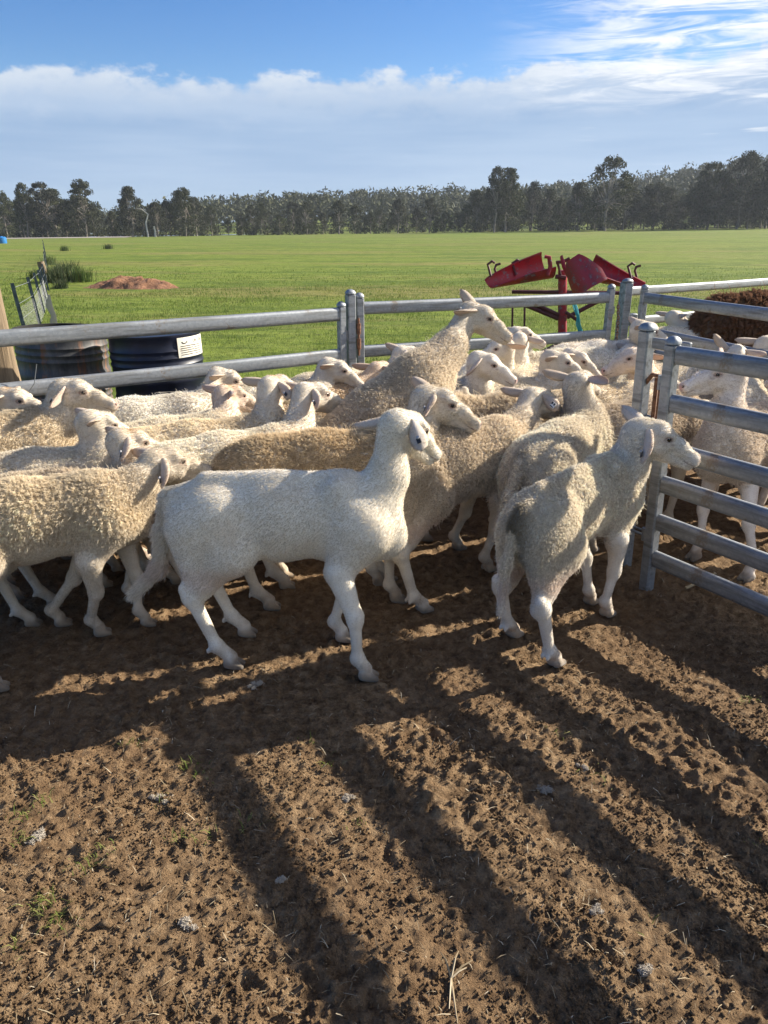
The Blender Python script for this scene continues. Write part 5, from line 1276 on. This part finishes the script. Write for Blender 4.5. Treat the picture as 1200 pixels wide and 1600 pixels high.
# ------------------------------------------------------------------ the flock
CREAM, TAN, FAWN, WHITE, BROWN = (0.76, 0.69, 0.56), (0.70, 0.60, 0.44), (0.66, 0.57, 0.44), (0.80, 0.75, 0.65), (0.125, 0.082, 0.058)
FACE = (0.77, 0.71, 0.61)
FLOCK = [
    # nearest row
    dict(label='short-haired white sheep standing side-on at the front, looking away to the right', pos=(-0.32, 2.45), yaw=-2, s=1.0, head=(621, 662, 2.50), hdir=(0.62, 0.62, -0.42), wool_amt=0.0, hair=(0.82, 0.765, 0.65), hair_len=0.0075, hair_rad=0.0006,
         wfeet=dict(HR=(-0.56, 2.37), HL=(-0.55, 2.60), FR=(-0.06, 2.29), FL=(-0.16, 2.56)), tail=[(-0.44, 0, 0.63), (-0.475, 0, 0.50), (-0.505, 0, 0.36), (-0.61, 0, 0.25)], tags=[('R', 'b')], strands=120000, tail_w=1.0, tail_hair=2.6, neck=0.74, wide=0.88, fat=-0.018, bony=True, mud=0.35, hs=1.0,
         earR=(-0.15, 0.70, -0.62), earnR=(0.8, -0.3, -0.3), earL=(-0.30, 0.80, -0.52), earnL=(0.6, 0.1, -0.8)),
    dict(label='cream sheep at the front right, rump to the camera, head in profile', pos=(0.75, 2.655), yaw=45, s=0.95, head=(1000, 674, 2.80), hdir=(1, -0.16, -0.26), wool=(0.75, 0.67, 0.52), hair=(0.80, 0.75, 0.66), wfeet=dict(HL=(0.52, 2.59), HR=(0.64, 2.38), FL=(0.9, 2.87), FR=(0.94, 2.76)),
         tags=[('R', 'b')], strands=140000, wool_len=0.010, hair_len=0.009, wool_amt=0.75, tail_w=0.65, lie=0.9, lump=0.002, lock=0.010, fat=-0.030, wide=0.82, bony=True, neck=0.82, tail=[(-0.44, 0, 0.60), (-0.49, 0.0, 0.46), (-0.50, 0.0, 0.27)], soil=0.85, hs=1.03, topknot=0.6, mud=0.35, earR=(0.10, 0.62, -0.70), earnR=(0.85, -0.3, 0.0), earL=(-0.5, 0.85, 0.12)),
    dict(label='fawn woolly sheep cut off by the left edge, ear tag on its lowered head', pos=(-1.27, 2.53), yaw=22, s=0.93, head=(243, 722, 2.76), hdir=(0.78, 0.52, -0.30), wool=TAN, strands=150000, lump=0.003, wool_len=0.014, lock=0.012, shed=0.49, fat=-0.008,
         wfeet=dict(FR=(-1.13, 2.60), FL=(-1.32, 2.68), HR=(-1.36, 2.22), HL=(-1.60, 2.50)), tags=[('R', 'b')], earR=(0.0, 0.55, -0.80), earnR=(0.8, -0.4, 0.1)),
    dict(label='tan sheep behind the left edge one, dark round tag in its ear', pos=(-1.21, 2.81), yaw=12, s=0.87, head=(190, 687, 2.92), hdir=(0.80, 0.42, -0.42), wool=FAWN, strands=60000, lump=0.009, wfeet=dict(FR=(-0.97, 2.68), FL=(-1.08, 2.88)), tags=[('R', 'b')], crown=0.8,
         earR=(0.0, 0.6, -0.75), earnR=(0.85, -0.4, 0.0)),
    dict(label='pale sheep with its face hidden, third back from the left edge', pos=(-1.45, 3.06), yaw=18, s=0.88, head=(143, 657, 3.12), hdir=(0.75, 0.45, -0.50), wool=CREAM, strands=40000, lump=0.006),
    dict(label='round-backed tan sheep at the left, ears out, looking right over the flock', pos=(-1.82, 3.28), yaw=35, s=1.0, head=(100, 610, 3.48), hdir=(0.98, 0.05, -0.28), wool=TAN, strands=60000, lump=0.007, lock=0.013, wool_len=0.015, fat=0.006, tags=[('R', 'b')], earR=(0.05, 0.75, -0.62), earnR=(0.85, -0.3, 0)),
    dict(label='yellow-crowned sheep whose head enters at the left edge', pos=(-2.30, 3.57), yaw=20, s=1.0, head=(8, 622, 3.62), hdir=(0.97, -0.10, -0.30), wool=TAN, strands=30000, crown=1.0, earR=(-0.3, 0.75, -0.3)),
    dict(label='long pale sheep alongside the drum panel, looking down to the right', pos=(-1.27, 3.85), yaw=26, s=0.96, head=(342, 588, 4.18), hdir=(0.85, 0.15, -0.48), wool=WHITE, strands=40000, lump=0.004, wool_len=0.012),
    dict(label='sheep with a rusty-brown poll turned away, below the drum panel', pos=(-1.02, 3.50), yaw=30, s=0.93, head=(350, 616, 3.78), hdir=(0.72, 0.58, -0.38), wool=CREAM, hair=(0.62, 0.50, 0.40), strands=40000, crown=1.0),
    dict(label='golden-backed sheep with raised head seen from behind, white tag in its ear', pos=(-0.82, 3.30), yaw=22, s=0.97, head=(422, 604, 3.55), hdir=(0.66, 0.70, -0.30), wool=TAN, strands=45000, lump=0.008, crown=0.7, tags=[('R', 'b')], earR=(0.0, 0.8, -0.58), earnR=(0.8, -0.4, 0)),
    dict(label='cream sheep with grey drooping ear, left of the rearing sheep', pos=(-0.66, 3.12), yaw=30, s=0.96, head=(477, 614, 3.46), hdir=(0.80, 0.50, -0.36), wool=CREAM, strands=45000, lump=0.008, tags=[('R', 'b')], earR=(0.0, 0.75, -0.66), earnR=(0.85, -0.35, 0)),
    dict(label='brown-fleeced sheep right behind the white front one, head up in profile', pos=(-0.20, 2.95), yaw=6, s=1.02, head=(668, 622, 3.08), hdir=(0.90, -0.02, -0.44), wool=(0.66, 0.53, 0.35), strands=80000, lump=0.006, wool_len=0.018, lock=0.014, tags=[('R', 'b')], earR=(0.05, 0.80, -0.55), earnR=(0.85, -0.3, 0),
         earL=(-0.6, 0.8, 0.05)),
    dict(label='fawn sheep in the middle with a white printed tag in its shaded ear', pos=(0.33, 3.13), yaw=34, s=1.0, head=(832, 622, 3.52), hdir=(0.74, 0.55, -0.40), wool=FAWN, strands=80000, lump=0.006, wool_len=0.015, tags=[('R', 'w')], wfeet=dict(HR=(0.17, 2.80), HL=(0.02, 3.10), FR=(0.50, 3.20), FL=(0.38, 3.46)),
         earR=(0.0, 0.85, -0.5), earnR=(0.75, -0.5, 0)),
    dict(label='cream sheep seen from behind with raised head, left of the gate post', pos=(0.84, 3.30), yaw=52, s=0.98, head=(902, 598, 3.55), hdir=(0.60, 0.74, -0.28), wool=CREAM, strands=80000, lump=0.008, tail=[(-0.44, 0, 0.62), (-0.50, 0.02, 0.48), (-0.53, 0.06, 0.30)], earL=(-0.3, 0.95, 0.05), earR=(-0.45, 0.85, 0.05), earnR=(-0.3, -0.5, 0.6)),
    dict(label='grey-brown sheep behind the gate post, rump toward the flock', pos=(1.36, 3.72), yaw=32, s=1.0, head=(1098, 640, 4.05), hdir=(0.7, 0.6, -0.4), wool=(0.55, 0.47, 0.37), strands=55000, lump=0.010, lock=0.012),
    # sheep in the middle
    dict(label='sheep rearing up on its hind legs over the backs of the others', pos=(0.06, 3.60), yaw=30, s=1.0, pitch=R(30), head=(737, 488, 3.98), hdir=(0.90, -0.18, -0.52), wool=(0.66, 0.58, 0.46), strands=80000, lump=0.007, wool_len=0.016, lock=0.015, rear=True, fat=-0.012,
         fore=dict(L=[(0.24, 0.10, 0.70), (0.36, 0.10, 0.64), (0.44, 0.10, 0.70), (0.49, 0.10, 0.68)], R=[(0.23, 0.11, 0.70), (0.36, 0.12, 0.63), (0.45, 0.12, 0.68), (0.50, 0.12, 0.655)]), tags=[('R', 'b')], earR=(-0.45, 0.70, -0.45), earL=(-0.80, 0.45, 0.30), neck=0.98),
    dict(label='woolly sheep bearing the rearing sheep on its back', pos=(0.42, 3.72), yaw=12, s=0.99, head=(822, 628, 3.86), hdir=(0.80, 0.25, -0.55), wool=FAWN, strands=45000, lump=0.014, wool_len=0.026, lock=0.018),
    dict(label='sheep with clear face in profile against the rail left of the rearing one', pos=(-0.68, 4.22), yaw=24, s=0.95, head=(514, 572, 4.42), hdir=(0.88, 0.02, -0.48), wool=CREAM, strands=25000),
    dict(label='brownish sheep turned away right of the hinge posts', pos=(-0.40, 4.36), yaw=35, s=0.95, head=(588, 578, 4.62), hdir=(0.62, 0.74, -0.30), wool=(0.46, 0.34, 0.22), hair=(0.55, 0.42, 0.31), strands=25000),
    dict(label='pale sheep half hidden behind the rearing one, ear to the left', pos=(-0.22, 4.78), yaw=22, s=0.95, head=(628, 552, 4.95), hdir=(0.9, 0.25, -0.32), wool=CREAM, strands=20000, earL=(-0.7, 0.75, 0.05)),
    dict(label='clean white face with half-closed eye under the rearing sheep chin', pos=(0.28, 4.30), yaw=12, s=0.98, head=(748, 563, 4.22), hdir=(0.86, -0.30, -0.42), wool=CREAM, hair=(0.82, 0.76, 0.66), strands=30000, earR=(0.0, 0.55, -0.78), earnR=(0.85, -0.3, 0)),
    dict(label='dozing sheep facing left behind the clean white face, pink ear', pos=(1.05, 4.98), yaw=195, s=0.95, head=(790, 541, 4.80), hdir=(-0.85, -0.36, -0.32), wool=CREAM, strands=22000),
    dict(label='sheep seen from behind with both ears drooping, below the cradle foot', pos=(0.86, 4.68), yaw=82, s=0.95, head=(812, 531, 5.02), hdir=(0.25, 0.88, -0.42), wool=CREAM, strands=24000, earL=(-0.2, 0.85, -0.3), earR=(-0.2, 0.85, -0.45)),
    dict(label='farthest sheep by the cradle panel, muzzle pointing right', pos=(0.78, 5.38), yaw=22, s=0.95, head=(806, 521, 5.45), hdir=(0.95, 0.05, -0.32), wool=WHITE, strands=15000),
    dict(label='sheep with a dark eye patch in the huddle left of the gate post', pos=(0.78, 4.42), yaw=20, s=0.95, head=(862, 560, 4.52), hdir=(0.88, -0.15, -0.42), wool=CREAM, strands=25000),
    dict(label='sheep lowering its face behind the dark-eyed one', pos=(0.92, 4.69), yaw=18, s=0.95, head=(892, 556, 4.86), hdir=(0.78, -0.35, -0.50), wool=CREAM, strands=20000),
    dict(label='shaggy pale-backed sheep under the lowest rail of the cradle panel', pos=(1.32, 5.28), yaw=14, s=0.98, head=(985, 548, 5.42), hdir=(0.9, 0.1, -0.5), wool=WHITE, strands=20000, lump=0.010, wool_len=0.028, fat=0.01),
    dict(label='dark-eyed sheep facing left beside the gate post', pos=(1.92, 4.62), yaw=190, s=1.02, head=(1003, 556, 4.42), hdir=(-0.93, -0.16, -0.32), wool=CREAM, hair=(0.72, 0.60, 0.48), strands=30000),
    dict(label='tan-backed sheep below the left-facing head', pos=(1.22, 4.14), yaw=22, s=0.97, head=(1035, 600, 4.35), hdir=(0.8, 0.3, -0.5), wool=TAN, strands=28000, lump=0.006),
    dict(label='smooth white sheep with raised neck behind the gate post top', pos=(1.66, 5.62), yaw=12, s=1.05, head=(1000, 512, 5.42), hdir=(0.86, -0.22, -0.44), wool=WHITE, wool_amt=0.3, strands=20000, earL=(-0.7, 0.8, 0.0)),
    # right of the gate post
    dict(label='sheep behind the near panel facing left, chin level with the second rail', pos=(1.83, 3.52), yaw=212, s=1.0, head=(1146, 583, 3.42), hdir=(-0.95, -0.12, -0.22), wool=(0.60, 0.52, 0.42), hair=(0.78, 0.70, 0.62), strands=70000, lump=0.010, neck=1.0, hs=0.98,
         wfeet=dict(FR=(1.53, 3.34), FL=(1.68, 3.10)), earR=(-0.2, 0.75, 0.35), earL=(-0.62, 0.70, -0.05)),
    dict(label='sheep at the right edge with a grey ear over its neighbour', pos=(2.30, 3.30), yaw=110, s=1.0, head=(1235, 592, 3.62), hdir=(0.1, 0.95, -0.25), wool=CREAM, strands=30000, earL=(-0.25, 0.95, 0.02), tags=[('L', 'r')]),
    dict(label='sheep head just showing over the near panel top rail, ear pricked', pos=(2.10, 4.30), yaw=70, s=1.0, head=(1150, 553, 4.72), hdir=(0.45, 0.85, -0.25), wool=CREAM, strands=22000, earL=(-0.2, 0.75, 0.6)),
    dict(label='pale sheep back at the right edge between the panels', pos=(2.62, 4.62), yaw=60, s=1.05, head=(1196, 538, 4.95), hdir=(0.6, 0.7, -0.3), wool=CREAM, wool_amt=0.4, strands=20000),
    dict(label='small pale head showing left of the big brown sheep', pos=(2.60, 6.75), yaw=15, s=1.0, head=(1052, 494, 6.95), hdir=(0.8, 0.45, -0.35), wool=CREAM, strands=10000),
    dict(label='big dark brown woolly sheep behind the right panels', pos=(3.40, 6.85), yaw=8, s=1.29, head=(1310, 480, 7.0), hdir=(0.9, 0.1, -0.4), wool=BROWN, hair=(0.08, 0.05, 0.035), strands=45000, lump=0.03, wool_len=0.055, lock=0.045, clump=0.75, fat=0.03, tipc=(1.8, 1.55, 1.35), wool_rad=0.0028, curl=0.008),
]
def build_flock():
    for i, S in enumerate(FLOCK):
        Y = S['pos'][1]; S['seed'] = 10 + i
        S.setdefault('res', 0.0066 if Y < 2.9 else 0.0080 if Y < 3.75 else 0.0102 if Y < 4.5 else 0.0130)
        if i > 1 and S.get('earR', (0, 0, 0))[2] < -0.4: S['earR'] = (S['earR'][0] - 0.1, S['earR'][1], S['earR'][2] * 0.62)
        if i > 1: S['hdir'] = (S['hdir'][0], S['hdir'][1], S['hdir'][2] + 0.17)
        far = max(1.0, Y / 3.0)
        S.setdefault('wool_rad', 0.00078 * far); S.setdefault('hair_rad', 0.0006 * far); S.setdefault('step', 1 if i % 2 else -1)
        S.setdefault('lump', 0.004); S.setdefault('hs', 0.96); S.setdefault('fat', -0.006)
        S['z'] = -0.006
        S['strands'] = int(S['strands'] * (1.25 if 2 < i < 17 else 1.0))
        if i in SKIP: continue
        make_sheep(S)
        hl = np.array(S['head_local']) / S['s']; nl = np.linalg.norm(hl - np.array([0.25, 0, 0.62]))
        if not (0.22 < nl < 0.46) or abs(hl[1]) > 0.28: print('NECK', i, S['label'], np.round(hl, 2), round(float(nl), 2))
SKIP = ()
build_flock()
print('script', round(time.time() - T0, 1))
# ------------------------------------------------------------------ scraps on the ground
def ground_at(px, py):
    a = (px - 600) / FPX; b = (800 - py) / FPX
    f = math.cos(PITCH) + b * math.sin(PITCH); u = -math.sin(PITCH) + b * math.cos(PITCH); k = -CAMH / u
    return a * k, f * k
def tuft(px, py, r, label, seed):
    x, y = ground_at(px, py); g = np.random.default_rng(seed); N = 300; K = 5
    z = float(dirt_z(np.array([x]), np.array([y]))[0])
    c = g.normal(0, 1, (7, 3)) * np.array([r, r * 0.8, r * 0.2]); which = g.integers(0, 7, N)
    P = c[which] + g.normal(0, r * 0.25, (N, 3)) * np.array([1, 1, 0.4]); P[:, 2] = np.abs(P[:, 2]) + 0.003
    d = g.normal(size=(N, 3)) + np.array([0, 0, 0.25]); d /= np.linalg.norm(d, axis=1)[:, None]
    t = np.linspace(0, 1, K); pts = np.zeros((N, K, 3)); w = g.normal(size=(N, 3))
    for k, u in enumerate(t): pts[:, k] = P + d * r * 0.7 * u + np.cross(d, w) * r * 0.25 * math.sin(u * 4)
    pts[:, :, 2] = np.maximum(pts[:, :, 2], 0.001)
    hc = bpy.data.hair_curves.new('wool_tuft'); hc.add_curves([K] * N); hc.attributes['position'].data.foreach_set('vector', pts.astype(np.float32).ravel())
    ra = hc.attributes.get('radius') or hc.attributes.new('radius', 'FLOAT', 'POINT'); ra.data.foreach_set('value', np.full(N * K, 0.0005, np.float32))
    hc.materials.append(MATS['wool_scrap'])
    o = bpy.data.objects.new('wool_tuft', hc); COL.objects.link(o); o.location = (x, y, z); tag(o, label, 'wool tuft', 'scraps of shed wool on the dirt')
for px, py, r, lab, sd in [(855, 1232, 0.0144, 'thick white wool tuft lying in the right foreground shadow', 1), (915, 1200, 0.0079, 'small upright wool scrap just beyond the thick tuft', 2), (250, 1243, 0.0101, 'curved white wool scrap in the left foreground', 3),
                           (290, 1440, 0.0101, 'dull wool scrap low in the left foreground', 4), (545, 1245, 0.0079, 'wispy wool scrap between the two long middle shadows', 5), (437, 1380, 0.0072, 'grey wool scrap beside the left long shadow', 6),
                           (935, 1420, 0.0086, 'wool wisp beside the right long shadow', 7), (400, 1068, 0.0115, 'grey wool lump behind the white sheep hind hoof', 8), (60, 1310, 0.0115, 'flat wool scrap by the left edge grass', 9), (1010, 1520, 0.0094, 'wool wisp near the bottom right', 10)]:
    tuft(px, py, r, lab, sd)
# a dry stick under the right panel and a dry plant in the foreground
x, y = ground_at(1095, 915); mb = MB(); mb.tube([(-0.09, -0.05, 0.012), (0, 0, 0.022), (0.09, 0.07, 0.028)], [0.007, 0.008, 0.006], 6)
tag(mb.build('dry_stick', 'straw', None, True, (x, y, 0)), 'dry stick lying under the nearest panel', 'stick')
x, y = ground_at(705, 1525); mb = MB()
for k, (dx, dy, dz) in enumerate([(-0.02, 0.05, 0.03), (0.035, 0.02, 0.015), (0.05, 0.035, 0.02), (-0.01, -0.07, 0.01), (0.005, -0.10, 0.008), (0.02, 0.05, 0.035)]):
    mb.tube([(0, 0, 0.008), (dx * 0.5, dy * 0.5, dz), (dx, dy, dz * 0.6 + 0.004)], [0.0028, 0.0022, 0.0010], 5)
tag(mb.build('dry_plant', 'straw', None, True, (x, y, float(dirt_z(np.array([x]), np.array([y]))[0]))), 'dry uprooted plant with pale stalks in the bottom foreground', 'plant')
